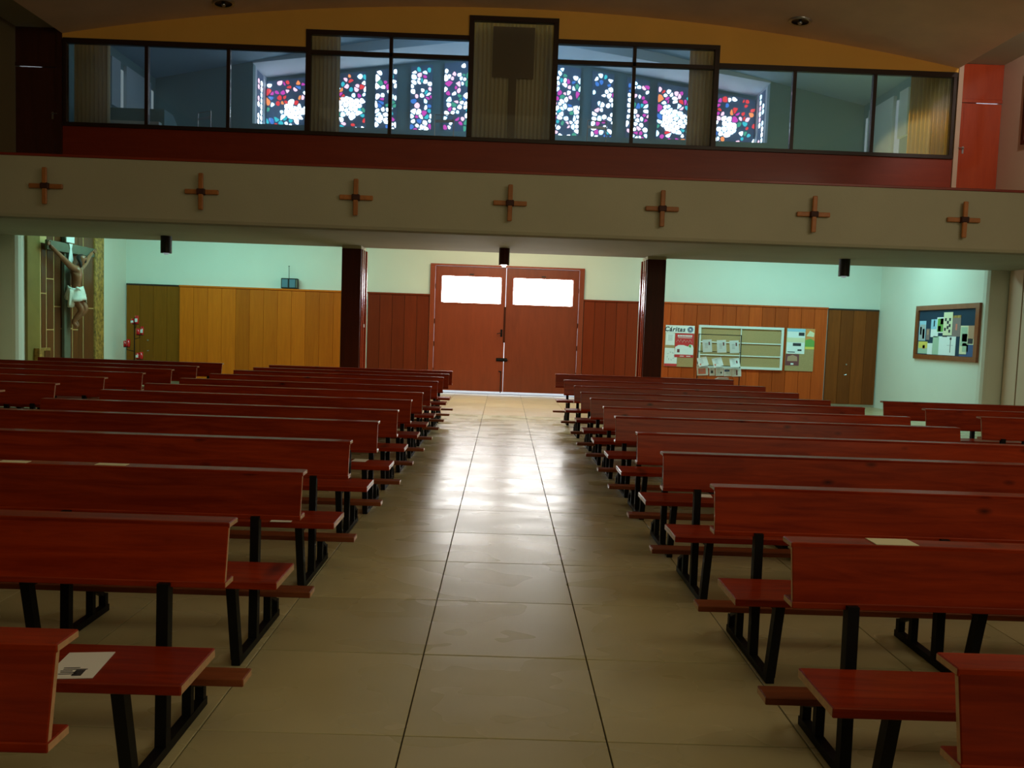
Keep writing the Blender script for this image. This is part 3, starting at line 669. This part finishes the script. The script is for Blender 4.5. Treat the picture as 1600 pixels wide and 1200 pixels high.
for i, y in enumerate((8.0, 9.0, 10.1, 11.17, 12.15, 13.15, 14.32)):
    pew(-4.78 - LEN / 2, y, 'dark red pew in the side block by the left wall, %s from the front' % ORD[i], 'pews by the left wall')
for i, (y, x) in enumerate(((8.72, 5.22), (9.56, 5.05), (10.6, 5.03))):
    pew(x * K + LEN / 2, y, 'red pew in the side block by the right wall, ' + ['nearest of the three', 'middle of the three', 'farthest of the three'][i], 'pews by the right wall')

# papers lying on the pews
def sheet(name, x, y, z, w, dd, rz, m_, label, marks=False, group=None):
    t = empty(name, (x, y, z), label, 'paper', group, rz=rz)
    MB().box(-w / 2, w / 2, -dd / 2, dd / 2, 0, .0025).build('page', m_, t)
    if marks:
        b = MB()
        for j in range(5): b.box(-w * .3 + random.uniform(0, .01), w * random.uniform(-.05, .25), -dd * .36 + j * .012, -dd * .36 + j * .012 + .005, .0025, .0032)
        b.box(w * .02, w * .22, -dd * .42, -dd * .2, .0025, .0032); b.build('printing', M['ink'], t)
sheet('song_sheet', -1.375, 2.655, .4345, .15, .21, .12, M['paper'], 'printed white sheet lying on the seat of the second left pew', True)
pz = .4345
for x, y, w, dd, rz, lab in ((-2.75, 4.76, .14, .10, .2, 'white slip on the fourth left pew seat, farthest from the aisle'), (-2.01, 4.77, .14, .13, .25, 'white slip on the fourth left pew seat, middle of three'),
      (-1.27, 4.80, .12, .11, .1, 'white slip on the fourth left pew seat, nearest the aisle'), (-1.20, 6.94, .12, .13, -.2, 'pale slip on the seat of the sixth left pew by the aisle'),
      (1.75, 4.80, .12, .10, -.2, 'white slip on the fourth right pew seat, nearest the aisle'), (2.34, 4.84, .08, .09, .1, 'small white slip on the fourth right pew seat, second from the aisle'),
      (2.56, 4.83, .14, .10, .2, 'folded white slip on the fourth right pew seat, third from the aisle'), (2.90, 4.79, .05, .09, .1, 'narrow slip on the fourth right pew seat, fourth from the aisle'),
      (3.13, 4.86, .13, .09, .2, 'white slip on the fourth right pew seat, farthest from the aisle'), (1.50, 5.88, .13, .11, -.3, 'pale slip on the seat of the fifth right pew near the aisle')):
    sheet('paper_slip', x, y - (.055 if 4.5 < y < 4.9 else 0), pz, w, dd, rz * .4, M['paper'], lab, group='paper slips on pews')
sheet('paper_slip', -1.94, 4.05, .8585, .15, .05, 0, M['ivory'], 'narrow cream slip on the ledge of the third left pew')
sheet('paper_slip', -2.42, 4.04, .8585, .14, .05, 0, M['ivory'], 'narrow cream slip on the ledge of the third left pew, further from the aisle')
sheet('paper_slip', 1.48, 2.98, .8585, .16, .09, .02, M['ivory'], 'pale slip on the ledge of the second right pew')

# ------------------------------------------------------------------ notice boards
def text_mesh(s, size, name, m_, parent, loc, rot=(R(90), 0, 0), bold=0.0):
    cu = bpy.data.curves.new(name, 'FONT'); cu.body = s; cu.size = size; cu.space_character = 1.12; cu.extrude = 0.001; cu.offset = bold; cu.shear = 0.2
    cu.align_x = 'CENTER'; cu.align_y = 'CENTER'; cu.resolution_u = 3
    tmp = bpy.data.objects.new('tmp_text', cu); COL.objects.link(tmp); dg = bpy.context.evaluated_depsgraph_get()
    me = bpy.data.meshes.new_from_object(tmp.evaluated_get(dg)); bpy.data.objects.remove(tmp); me.materials.clear(); me.materials.append(m_)
    o = bpy.data.objects.new(name, me); COL.objects.link(o); o.parent = parent; o.location = loc; o.rotation_euler = rot; return o
def flat(name, d, y, m_, parent, th=.003):
    """thin printed piece on a board facing -Y: d = x0, x1, z0, z1"""
    return MB().box(d[0], d[1], y - th, y, d[2], d[3]).build(name, m_, parent)
YB = 19.755
c = empty('cork_board', (4.28, YB, 1.345), 'small cork board with a white headed sheet and a red poster', 'notice board')
MB().box(-.355, .355, -.02, 0, -.50, .50).build('cork_panel', M['cork'], c)
hd = flat('heading_sheet', (-.35, .355, .32, .505), -.021, M['paper'], c)
text_mesh('Cáritas', .155, 'heading_lettering', M['ink'], hd, (-.13, -.026, .405), bold=.004)
e = MB()
for k in range(6):
    r0 = .02 + k * .009
    e.lathe([(r0, -.0005), (r0 + .005, -.0005), (r0 + .005, .0005), (r0, .0005)], n=20)
e.v = [(x + .25, -.027 + z, y + .41) for x, y, z in e.v]; e.build('emblem', M['pblue'], hd)
rp = flat('red_poster', (-.11, .35, -.27, .315), -.022, M['redp'], c)
w_ = MB(); w_.prism([(-.11, -.20), (.345, -.20), (.345, -.03), (.32, .04), (.25, .05), (.21, .0), (.10, .03), (-.02, .03), (-.10, -.02)], 'y', -.0275, -.0255); w_.build('white_field', M['paper'], rp)
t_ = MB()
for j in range(9): t_.box(-.05 + j * .04, -.02 + j * .04, -.028, -.0255, .235, .275)
t_.box(-.04, .30, -.028, -.0255, .205, .215)
pts = [(-.08, .10), (-.04, .16), (0, .10), (.03, .17), (.07, .09), (.11, .16), (.15, .10), (.18, .14), (.23, .10), (.25, .16), (.30, .09)]
for a_, b_ in zip(pts, pts[1:]): t_.bar((a_[0], -.0265, a_[1]), (b_[0], -.0265, b_[1]), .002, .018, up=(0, 1, 0))
for j in range(2): t_.box(.02 + j * .16, .12 + j * .16, -.028, -.0255, -.245, -.23)
t_.build('poster_lettering', M['paper'], rp)
MB().lathe([(0, 0), (.035, 0)], n=12)
MB().prism([(.22, .0), (.28, -.03), (.29, .03), (.25, .045)], 'y', -.030, -.0278).build('green_emblem', M['green'], rp)
MB().prism([(-.05, -.15), (.01, -.15), (.01, -.07), (-.05, -.07)], 'y', -.030, -.0278).build('red_emblem', M['maroon'], rp)
p_ = flat('white_notice', (-.34, -.12, .02, .315), -.021, M['paper'], c)
b = MB()
for j in range(6): b.box(-.28, -.16 - .02 * (j % 2), -.026, -.0245, .26 - j * .025, .268 - j * .025)
b.build('printing', M['grey'], p_)
p_ = flat('spotted_notice', (-.35, -.045, -.49, -.05), -.021, M['paper'], c)
b = MB()
for j in range(8):
    a = 6.283 * j / 8; b.bar((-.20 + .07 * math.cos(a), -.0255, -.24 + .08 * math.sin(a)), (-.20 + .10 * math.cos(a + .3), -.0255, -.24 + .11 * math.sin(a + .3)), .002, .012, up=(0, 1, 0))
b.build('printing', M['ink'], p_)
flat('red_footer', (-.35, -.045, -.49, -.43), -.0245, M['redp'], c)

c = empty('display_case', (5.77, YB, 1.36), 'empty cork display case in a white metal frame behind the leaflet rack', 'display case')
MB().box(-1.0, 1.0, -.015, 0, -.48, .48).build('cork_panel', M['cork'], c)
for nm, dd in (('frame_rail', (-1.04, 1.04, -.06, 0, .46, .52)), ('frame_rail', (-1.04, 1.04, -.06, 0, -.52, -.46)), ('frame_stile', (-1.04, -.98, -.06, 0, -.46, .46)), ('frame_stile', (.98, 1.04, -.06, 0, -.46, .46))):
    box(nm, dd, M['alu'], c, bevel=.005)
for z in (.11, -.20): MB().tube((-.98, -.035, z), (.98, -.035, z), .014).build('shelf_bar', M['alu'], c)
MB().box(-.01, .01, -.05, -.015, -.46, .46).build('divider', M['alu'], c)

c = empty('cork_board', (7.23, YB, 1.36), 'cork board with small posters, right of the white-framed display case', 'notice board')
MB().box(-.345, .345, -.02, 0, -.52, .52).build('cork_panel', M['cork'], c)
p_ = flat('white_poster', (-.33, .11, -.10, .51), -.021, M['paper'], c)
b = MB(); b.box(-.05, .09, -.026, -.0245, .34, .42); b.box(-.30, -.22, -.026, -.0245, .20, .27); b.box(-.02, .08, -.026, -.0245, .21, .27); b.box(-.18, .02, -.026, -.0245, .09, .16); b.box(-.30, -.12, -.026, -.0245, -.07, -.05); b.box(-.06, .04, -.026, -.0245, -.03, .01); b.build('pictures', M['ink'], p_)
flat('blue_header', (-.33, .11, .44, .51), -.0245, M['sky'], c)
flat('cream_strip', (-.33, .11, .18, .29), -.0243, M['ivory'], c)
p_ = flat('colour_poster', (.12, .345, .02, .51), -.021, M['orange'], c)
MB().prism([(.12, .08), (.345, .08), (.345, .22), (.25, .28), (.12, .24)], 'y', -.026, -.024).build('green_field', M['green'], p_)
MB().box(.12, .345, -.026, -.024, .02, .08).build('yellow_footer', M['yellow'], p_)
MB().prism([(.14, .34), (.32, .32), (.33, .42), (.22, .47)], 'y', -.026, -.024).build('pale_figure', M['ivory'], p_)
p_ = flat('maroon_card', (-.34, -.01, -.39, -.11), -.021, M['maroon'], c)
MB().prism([(-.30, -.28), (-.05, -.28), (-.06, -.17), (-.17, -.13), (-.29, -.17)], 'y', -.026, -.024).build('pale_arch', M['skinp'], p_)
MB().prism([(-.21, -.37), (-.14, -.37), (-.14, -.33), (-.21, -.33)], 'y', -.026, -.024).build('white_spot', M['paper'], p_)

# leaflet rack in front of the display case
RY_ = 17.5
t = empty('leaflet_rack', (4.67, RY_, 0), 'wire leaflet rack standing behind the last right-hand pews before the display case', 'rack')
for x in (-.46, .46):
    MB().tube((x, 0, .30), (x, 0, 1.66), .010).build('upright', M['iron'], t)
    MB().tube((x, 0, 0), (x, 0, .30), .012).build('leg', M['iron'], t)
    MB().tube((x, -.22, .012), (x, .22, .012), .012).build('foot', M['iron'], t)
for z in (1.65, 1.28, .98, .78): MB().tube((-.46, 0, z), (.46, 0, z), .008).build('cross_wire', M['iron'], t)
for z in (1.26, .96, .76):
    b = MB(); b.box(-.46, .46, -.012, 0, z - .012, z - .006); b.box(-.46, .46, -.045, -.035, z - .012, z - .006); b.build('tray', M['iron'], t)
def leaflet(x, z, w, hgt, lean, roll, marks, label, name='leaflet'):
    q = empty(name, (x, RY_ - .022 + hgt * math.sin(lean), z), label, 'leaflet', 'leaflets in the rack'); q.rotation_euler = (lean, roll, 0)
    MB().box(-w / 2, w / 2, -.003, .003, 0, hgt).build('page', M['paper'], q)
    b = MB(); b.box(*marks[:2], -.0045, -.0028, *marks[2:4]); b.build('printing', M[marks[4]], q)
    b = MB()
    for j in range(4): b.box(-w * .25, w * .05, -.0045, -.0028, hgt * .35 + j * .03, hgt * .35 + j * .03 + .008)
    b.build('text_lines', M['grey'], q)
pos = ['left', 'middle', 'right']
for j, x in enumerate((4.40, 4.71, 4.985)): leaflet(x, 1.27, .20, .27, -.12, -.07, (.03, .06, .15, .22, 'maroon'), 'white leaflet in the top tier of the rack, ' + pos[j])
for j, x in enumerate((4.33, 4.65, 5.01)): leaflet(x, .97, .21, .20, -.35, -.25 if j < 2 else -.12, (-.08, -.05, .03, .07, 'redl') if j < 2 else (.03, .06, .08, .14, 'maroon'), 'white leaflet in the middle tier of the rack, ' + pos[j])
for j, (x, w, hh, mk, ds) in enumerate(((4.32, .24, .24, (-.09, .07, .03, .15, 'redl'), 'with a salmon print, bottom left of the rack'), (4.53, .12, .17, (-.03, .02, .05, .11, 'ink'), 'narrow, with a dark figure, bottom tier of the rack'),
        (4.69, .17, .18, (.02, .05, .05, .09, 'ink'), 'pale blue-white, middle of the bottom tier'), (4.87, .17, .165, (-.07, .04, .10, .14, 'pblue'), 'with dark heading, bottom tier of the rack'), (5.06, .20, .18, (-.01, .02, .03, .14, 'maroon'), 'with a thin branch motif, bottom right of the rack'))):
    leaflet(x, .765, w, hh, -.1, -.06, mk, 'white leaflet ' + ds)
t = empty('leaflet_stack', (3.85, 14.185, .8585), 'small pile of white leaflets on the ledge of the last right pew', 'leaflets')
for j in range(3): MB().box(-.11 + .02 * j, .11, -.05, .05, j * .012, j * .012 + .011).build('page', M['paper'], t)

# framed board on the right wall, facing -X; local u runs towards the camera
t = empty('framed_board', (9.2, 16.83, 1.86), 'wood-framed navy notice board full of cards on the right wall', 'notice board')
def rb(name, u0, u1, z0, z1, m_, th0=.012, th1=.016, parent=t):
    """u: 0..2.42 from the far edge to the near edge; z: 0..1.16"""
    return MB().box(-th1, -th0, 1.21 - u1, 1.21 - u0, z0 - .58, z1 - .58).build(name, m_, parent)
rb('felt_panel', .08, 2.34, .06, 1.10, M['navy'], 0, .012)
for nm, dd in (('frame_rail', (0, 2.42, 1.06, 1.16)), ('frame_rail', (0, 2.42, 0, .10)), ('frame_stile', (0, .11, .10, 1.06)), ('frame_stile', (2.30, 2.42, .10, 1.06))):
    rb(nm, *dd, M['bframe'], 0, .05)
def card(name, u0, u1, z0, z1, m_, marks=(), lift=0):
    o = rb(name, u0, u1, z0, z1, m_, .012 + lift, .015 + lift)
    for k, (a, b_, c_, d_, mm) in enumerate(marks):
        rb('picture', u0 + (u1 - u0) * a, u0 + (u1 - u0) * b_, z0 + (z1 - z0) * c_, z0 + (z1 - z0) * d_, M[mm], .015 + lift, .0165 + lift, o)
card('photo_card', .13, .41, .40, .83, M['sky'], ((.1, .95, .02, .82, 'grey'), (.15, .4, .3, .7, 'ink'), (.55, .85, .1, .6, 'pblue')))
card('photo_card', .44, .58, .42, .66, M['mauve'], ((.3, .7, .45, .9, 'skinp'),))
card('orange_card', .13, .52, .12, .38, M['sage'], ((.05, 1, .45, 1, 'yellow'), (.5, .75, .4, .7, 'orange')))
card('white_slip', .53, .73, .11, .35, M['paper'], lift=.004)
card('blue_leaflet', .62, .92, .48, .86, M['paper'], ((0, .9, .45, 1, 'sky'), (.35, .5, .6, .95, 'paper')))
card('framed_photo', .86, 1.14, .57, .90, M['paper'], ((.1, .9, .08, .92, 'green'), (.5, .9, .55, .92, 'ink'), (.2, .6, .1, .45, 'skinp')), .004)
card('green_leaflet', .73, 1.02, .11, .50, M['sage'])
card('white_leaflet', .98, 1.62, .11, .50, M['paper'], ((.68, .72, .15, .85, 'mauve'), (.65, .75, .82, .95, 'ink'), (.5, .85, .52, .54, 'grey'), (.2, .48, .97, 1.03, 'ink')), .003)
p_ = card('ivory_calendar', 1.12, 1.46, .52, 1.0, M['ivory'], tuple((a, a + .2, b_, b_ + .13, 'ink') for a, b_ in ((.15, .62), (.62, .62), (.4, .5), (.62, .36), (.12, .2), (.4, .28), (.62, .12))), .008)
card('mauve_card', 1.46, 1.76, .50, .93, M['mauve'], ((.4, .6, .3, .6, 'redl'), (0, 1, .88, 1, 'gilt')), .004)
card('portrait_poster', 1.76, 2.27, .14, .72, M['ivory'], ((.05, .5, .3, .95, 'sage'), (.55, .95, .55, 1, 'skinp'), (.15, .5, .45, .72, 'mauve'), (.2, .6, .1, .4, 'sage'), (.5, .95, .0, .35, 'pblue'), (.55, .9, .38, .56, 'ink')))
card('blue_strip', 1.76, 2.27, .105, .15, M['pblue'])

# ------------------------------------------------------------------ radio on the left panelling
t = empty('radio', (-5.21, 19.80, 2.402), 'small blue-grey portable radio with raised aerial on top of the left panelling', 'radio')
MB().box(-.20, .20, -.08, .05, 0, .25).build('case', M['black'], t, bevel=.012)
for x in (-.105, .075): MB().box(x - .07, x + .07, -.092, -.079, .03, .225).build('speaker_panel', M['screen'], t, bevel=.005)
MB().box(.16, .19, -.09, -.079, .03, .22).build('control_strip', M['greybeam'], t)
b = MB(); b.tube((-.02, -.02, .24), (-.025, -.02, .53), .006); b.tube((-.025, -.02, .53), (-.025, -.02, .55), .014); b.build('aerial', M['iron'], t)

# ------------------------------------------------------------------ votive candle stand
t = empty('candle_stand', (-8.68, 19.2, 0), 'black stand with red votive glasses in the left corner by the olive door', 'candle stand')
MB().tube((0, 0, .02), (0, 0, 1.58), .013).build('pole', M['iron'], t)
MB().lathe([(0, 0), (.20, 0), (.20, .015), (.04, .04), (0, .04)], n=20).build('base', M['iron'], t)
for x, y, z in ((.03, 0, 1.42), (.13, -.02, 1.17), (-.17, -.02, .88), (.13, 0, .60)):
    b = MB(); b.tube((0, 0, z - .10), (x, y, z - .06), .008); b.tube((x, y, z - .06), (x, y, z), .008); b.tube((x, y, z - .005), (x, y, z + .005), .075, n=14); b.build('arm', M['iron'], t)
def votive(x, y, z, r, h_, lab, label_side=0):
    q = empty('votive_glass', (x - 8.68, 19.2 + y, z + .0055), lab, 'candle glass', 'red votive glasses')
    MB().lathe([(0, 0), (r * .85, 0), (r, h_ * .15), (r, h_), (r * .9, h_), (r * .88, h_ * .2), (0, h_ * .15)], n=16).build('glass', M['redglass'], q, smooth=True)
    if label_side: MB().box(-.028, .028, -r - .004, -r + .003, h_ * .25, h_ * .65).build('label', M['label'], q)
votive(.055, -.0, 1.42, .042, .20, 'tallest red votive glass at the top of the candle stand', 1)
votive(-.038, -.01, 1.42, .035, .12, 'small dark votive glass at the top of the stand, left one', 1)
votive(.10, -.03, 1.17, .045, .15, 'red votive glass on the second arm from the top, left one')
votive(.185, -.01, 1.17, .035, .20, 'dark red votive glass on the second arm from the top, right one', 1)
votive(-.135, -.02, .88, .045, .18, 'red votive glass on the left arm of the stand, right one')
votive(-.215, -.02, .88, .034, .14, 'red votive glass on the left arm of the stand, outer one')
votive(.165, -.01, .60, .042, .17, 'red votive glass on the lowest arm, right one')
votive(.085, -.02, .60, .036, .15, 'red votive glass on the lowest arm, left one', 1)

# ------------------------------------------------------------------ crucifix on the left side wall (faces +X)
t = empty('crucifix_backboard', (-9.198, 17.2, 0), 'tall panel of dark brown boards with light joints behind the crucifix on the left wall', 'panel')
def lb(name, x0, x1, y0, y1, z0, z1, m_, p_=t, bv=0): return box(name, (x0, x1, y0 - 17.2, y1 - 17.2, z0, z1), m_, p_, bevel=bv)
lb('joint_backing', 0, .04, 16.16, 18.3, .05, 3.40, M['joint'])
lb('side_board', 0, .05, 15.72, 16.14, .05, 3.41, M['oliveboard'], bv=.004)
lb('gilt_border', 0, .09, 18.24, 18.62, .05, 3.38, M['gilt'], bv=.006)
lb('top_border', 0, .06, 16.16, 18.24, 3.36, 3.42, M['gilt'])
cols = ((16.19, 16.35, (.08, 2.00, 3.0)), (16.39, 16.62, (.08, 1.28, 2.30, 3.34)), (16.66, 16.88, (.08, 1.75, 3.34)), (16.90, 17.14, (.08, 1.3, 3.34)),
        (17.16, 17.33, (.08, 1.30, 2.2, 3.34)), (17.37, 17.56, (.08, 1.28, 2.30, 3.34)), (17.58, 17.77, (.08, 2.2, 3.34)), (17.81, 18.23, (.08, 1.75, 3.34)))
for y0, y1, zs in cols:
    for a, b_ in zip(zs, zs[1:]): lb('board', .035, .052, y0, y1, a + .012, b_ - .012, M['tilepanel'], bv=.002)
t2 = empty('offertory_box', (-9.14, 16.12, .62), 'small gilt box on the backboard below the crucifix', 'box')
MB().box(-.005, .10, -.20, .20, 0, .30).build('case', M['gilt'], t2, bevel=.006)
MB().box(.10, .115, -.03, .16, .0, .25).build('front_plate', M['tilepanel'], t2)

cr = empty('crucifix', (-9.085, 17.0, 0), 'life-like painted crucifix on a grey-green cross hung on the brown boards, left wall', 'crucifix')
box('cross_post', (-.045, .02, -.12, .12, .45, 3.30), M['greybeam'], cr, bevel=.008)
box('cross_beam', (.022, .075, -.84, 1.0, 2.86, 3.05), M['greybeam'], cr, bevel=.008)
box('title_plate', (.08, .10, -.19, .12, 3.07, 3.22), M['label'], cr, bevel=.004)
MB().prism([(-.09, 2.72), (0, 2.62), (.09, 2.72), (.03, 2.95), (.07, 3.05), (-.07, 3.05), (-.03, 2.95)], 'x', .078, .09).build('white_ray', M['label'], cr)
def skin(name, verts, edges, radii, m_, parent, root=0, sub=2):
    me = bpy.data.meshes.new(name); me.from_pydata(verts, edges, []); me.materials.append(m_)
    o = bpy.data.objects.new(name, me); COL.objects.link(o)
    md = o.modifiers.new('skin', 'SKIN'); md.use_smooth_shade = True
    for i, sv in enumerate(me.skin_vertices[0].data):
        r_ = radii[i]; sv.radius = r_ if isinstance(r_, tuple) else (r_, r_); sv.use_root = (i == root)
    sb = o.modifiers.new('sub', 'SUBSURF'); sb.levels = sub; sb.render_levels = sub
    dg = bpy.context.evaluated_depsgraph_get(); me2 = bpy.data.meshes.new_from_object(o.evaluated_get(dg))
    bpy.data.objects.remove(o); o = bpy.data.objects.new(name, me2); COL.objects.link(o); o.parent = parent
    for p in me2.polygons: p.use_smooth = True
    return o
# joints: x out of the wall, y along it, z up
V = [(.26, .03, 1.98), (.27, .04, 2.12), (.29, .04, 2.28), (.30, .04, 2.42), (.28, .05, 2.53), (.31, .07, 2.60), (.36, .10, 2.68), (.37, .12, 2.77), (.35, .12, 2.83),
     (.22, -.14, 2.57), (.15, -.42, 2.72), (.11, -.68, 2.88), (.10, -.80, 2.95),
     (.22, .24, 2.58), (.15, .50, 2.73), (.11, .74, 2.89), (.10, .86, 2.96),
     (.27, -.07, 1.95), (.40, .06, 1.70), (.24, -.01, 1.44), (.32, .04, 1.33),
     (.27, .12, 1.95), (.42, .20, 1.72), (.23, .08, 1.48), (.30, .11, 1.35)]
E_ = [(0, 1), (1, 2), (2, 3), (3, 4), (4, 5), (5, 6), (6, 7), (7, 8), (4, 9), (9, 10), (10, 11), (11, 12), (4, 13), (13, 14), (14, 15), (15, 16),
      (0, 17), (17, 18), (18, 19), (19, 20), (0, 21), (21, 22), (22, 23), (23, 24)]
Rr = [(.10, .08), (.095, .07), (.12, .085), (.13, .09), (.10, .075), .048, .060, .085, .065,
      .062, .045, .032, .030, .062, .045, .032, .030, .082, .060, .040, .032, .082, .060, .040, .032]
V = [(x - (.11 if 0 <= i <= 8 or i >= 17 else .05 if i in (9, 13) else 0), y, z) for i, (x, y, z) in enumerate(V)]
Rr = [(a[0] * 1.15, a[1] * 1.15) if isinstance(a, tuple) else a * 1.18 for a in Rr]
body = skin('body', V, E_, Rr, M['flesh'], cr)
for s, hy in ((-1, -.80), (1, .86)):        # hands nailed to the beam, slightly curled fingers
    base = Vector((.10, hy, 2.95)); out = Vector((0, s * .9, .44)).normalized(); side = Vector((0, -s * .44, .9)).normalized(); n_ = Vector((1, 0, 0))
    vs = [base, base + out * .05]; es = [(0, 1)]; rr = [.026, .030]
    for k, ln in enumerate((.050, .060, .064, .056)):
        o_ = (k - 1.5) * .020; i0 = len(vs)
        vs += [base + out * .075 + side * o_ * 1.1, base + out * (.075 + ln * .6) + side * o_ * 1.2 + n_ * .012, base + out * (.075 + ln * .85) + side * o_ * 1.2 + n_ * .040]
        es += [(1, i0), (i0, i0 + 1), (i0 + 1, i0 + 2)]; rr += [.012, .010, .008]
    i0 = len(vs); vs += [base + out * .03 + side * .035 + n_ * .01, base + out * .055 + side * .055 + n_ * .03]; es += [(0, i0), (i0, i0 + 1)]; rr += [.012, .009]
    skin('hand', vs, es, rr, M['flesh'], body, sub=1)
hd_ = Vector((.26, .12, 2.77))
b = MB()                                    # face: nose, brows, beard as relief
b.add([hd_ + Vector(v) for v in ((.075, -.012, .02), (.075, .018, .02), (.105, .004, -.022), (.07, -.02, -.03), (.07, .026, -.03))], [(0, 2, 3), (0, 1, 2), (1, 4, 2), (3, 2, 4)])
b.build('nose', M['flesh'], body, smooth=True)
b = MB()
for yy in (-.030, .036): b.tube(hd_ + Vector((.074, yy, .018)), hd_ + Vector((.082, yy, .018)), .009)
b.tube(hd_ + Vector((.072, -.02, -.045)), hd_ + Vector((.076, .026, -.045)), .006); b.build('eyes_and_mouth', M['hair'], body)
skin('hair', [hd_ + Vector(v) for v in ((-.01, 0, .055), (-.05, -.01, .03), (-.07, -.02, -.06), (-.04, -.085, -.02), (.02, -.10, -.10), (.03, -.11, -.20), (-.03, .085, -.02), (-.02, .09, -.10), (.03, .01, .075))],
     [(0, 1), (1, 2), (0, 3), (3, 4), (4, 5), (0, 6), (6, 7), (0, 8)], [.075, .075, .06, .045, .035, .022, .045, .03, .045], M['hair'], cr, sub=1)
skin('beard', [hd_ + Vector(v) for v in ((.05, .004, -.06), (.06, .006, -.10), (.045, -.035, -.05), (.045, .045, -.05))], [(0, 1), (0, 2), (0, 3)], [.032, .02, .025, .025], M['hair'], cr, sub=1)
def ring_cloth():
    """loincloth: draped ring around the hips with folds and a hanging end"""
    n = 40; lv = 6; vs = []
    for j in range(lv):
        z = 2.17 - .055 * j
        for i in range(n):
            a = 6.28318 * i / n; fold = 1 + .07 * math.sin(9 * a + j * 1.3)
            rx = (.135 + .014 * j) * fold; ry = (.175 + .012 * j) * fold
            vs.append((.165 + rx * math.cos(a), .03 + ry * math.sin(a), z + .03 * math.sin(2 * a + .6) - (.05 * max(0, math.sin(a)) * j / 3)))
    fs = [(j * n + i, j * n + (i + 1) % n, (j + 1) * n + (i + 1) % n, (j + 1) * n + i) for j in range(lv - 1) for i in range(n)]
    b = MB(); b.add(vs, fs)
    o = b.build('loincloth', M['cloth'], cr, smooth=True); md = o.modifiers.new('thickness', 'SOLIDIFY'); md.thickness = .012
    b = MB(); n = 24; vs = []
    for j in range(7):
        for i in range(n + 1):
            y = -.27 + .19 * i / n; vs.append((.20 + .025 * math.sin(i * 1.1) - .02 * j / 6, y - .01 * j / 6, 2.10 - .058 * j + .012 * math.sin(i * .9)))
    fs = [(j * (n + 1) + i, j * (n + 1) + i + 1, (j + 1) * (n + 1) + i + 1, (j + 1) * (n + 1) + i) for j in range(6) for i in range(n)]
    b.add(vs, fs); q = b.build('hanging_end', M['cloth'], o, smooth=True); md = q.modifiers.new('thickness', 'SOLIDIFY'); md.thickness = .012
    skin('knot', [(.27, -.16, 2.14), (.29, -.10, 2.15), (.28, .0, 2.08), (.26, .12, 2.12), (.22, .18, 2.15)], [(0, 1), (1, 2), (2, 3), (3, 4)], [.035, .03, .028, .03, .04], M['cloth'], o, sub=1)
ring_cloth()

# framed picture high on the right wall
t = empty('wall_picture', (9.87, 15.2, 5.50), 'dark-framed picture high on the right wall at the edge of view', 'picture')
MB().box(-.03, -.005, -.55, .55, .06, 1.30).build('canvas', M['mauve'], t)
for dd in ((-.05, 0, -.62, .62, 0, .07), (-.05, 0, -.62, .62, 1.29, 1.36), (-.05, 0, -.62, -.55, .07, 1.29), (-.05, 0, .55, .62, .07, 1.29)): box('frame_piece', dd, M['pillar'], t, bevel=.004)
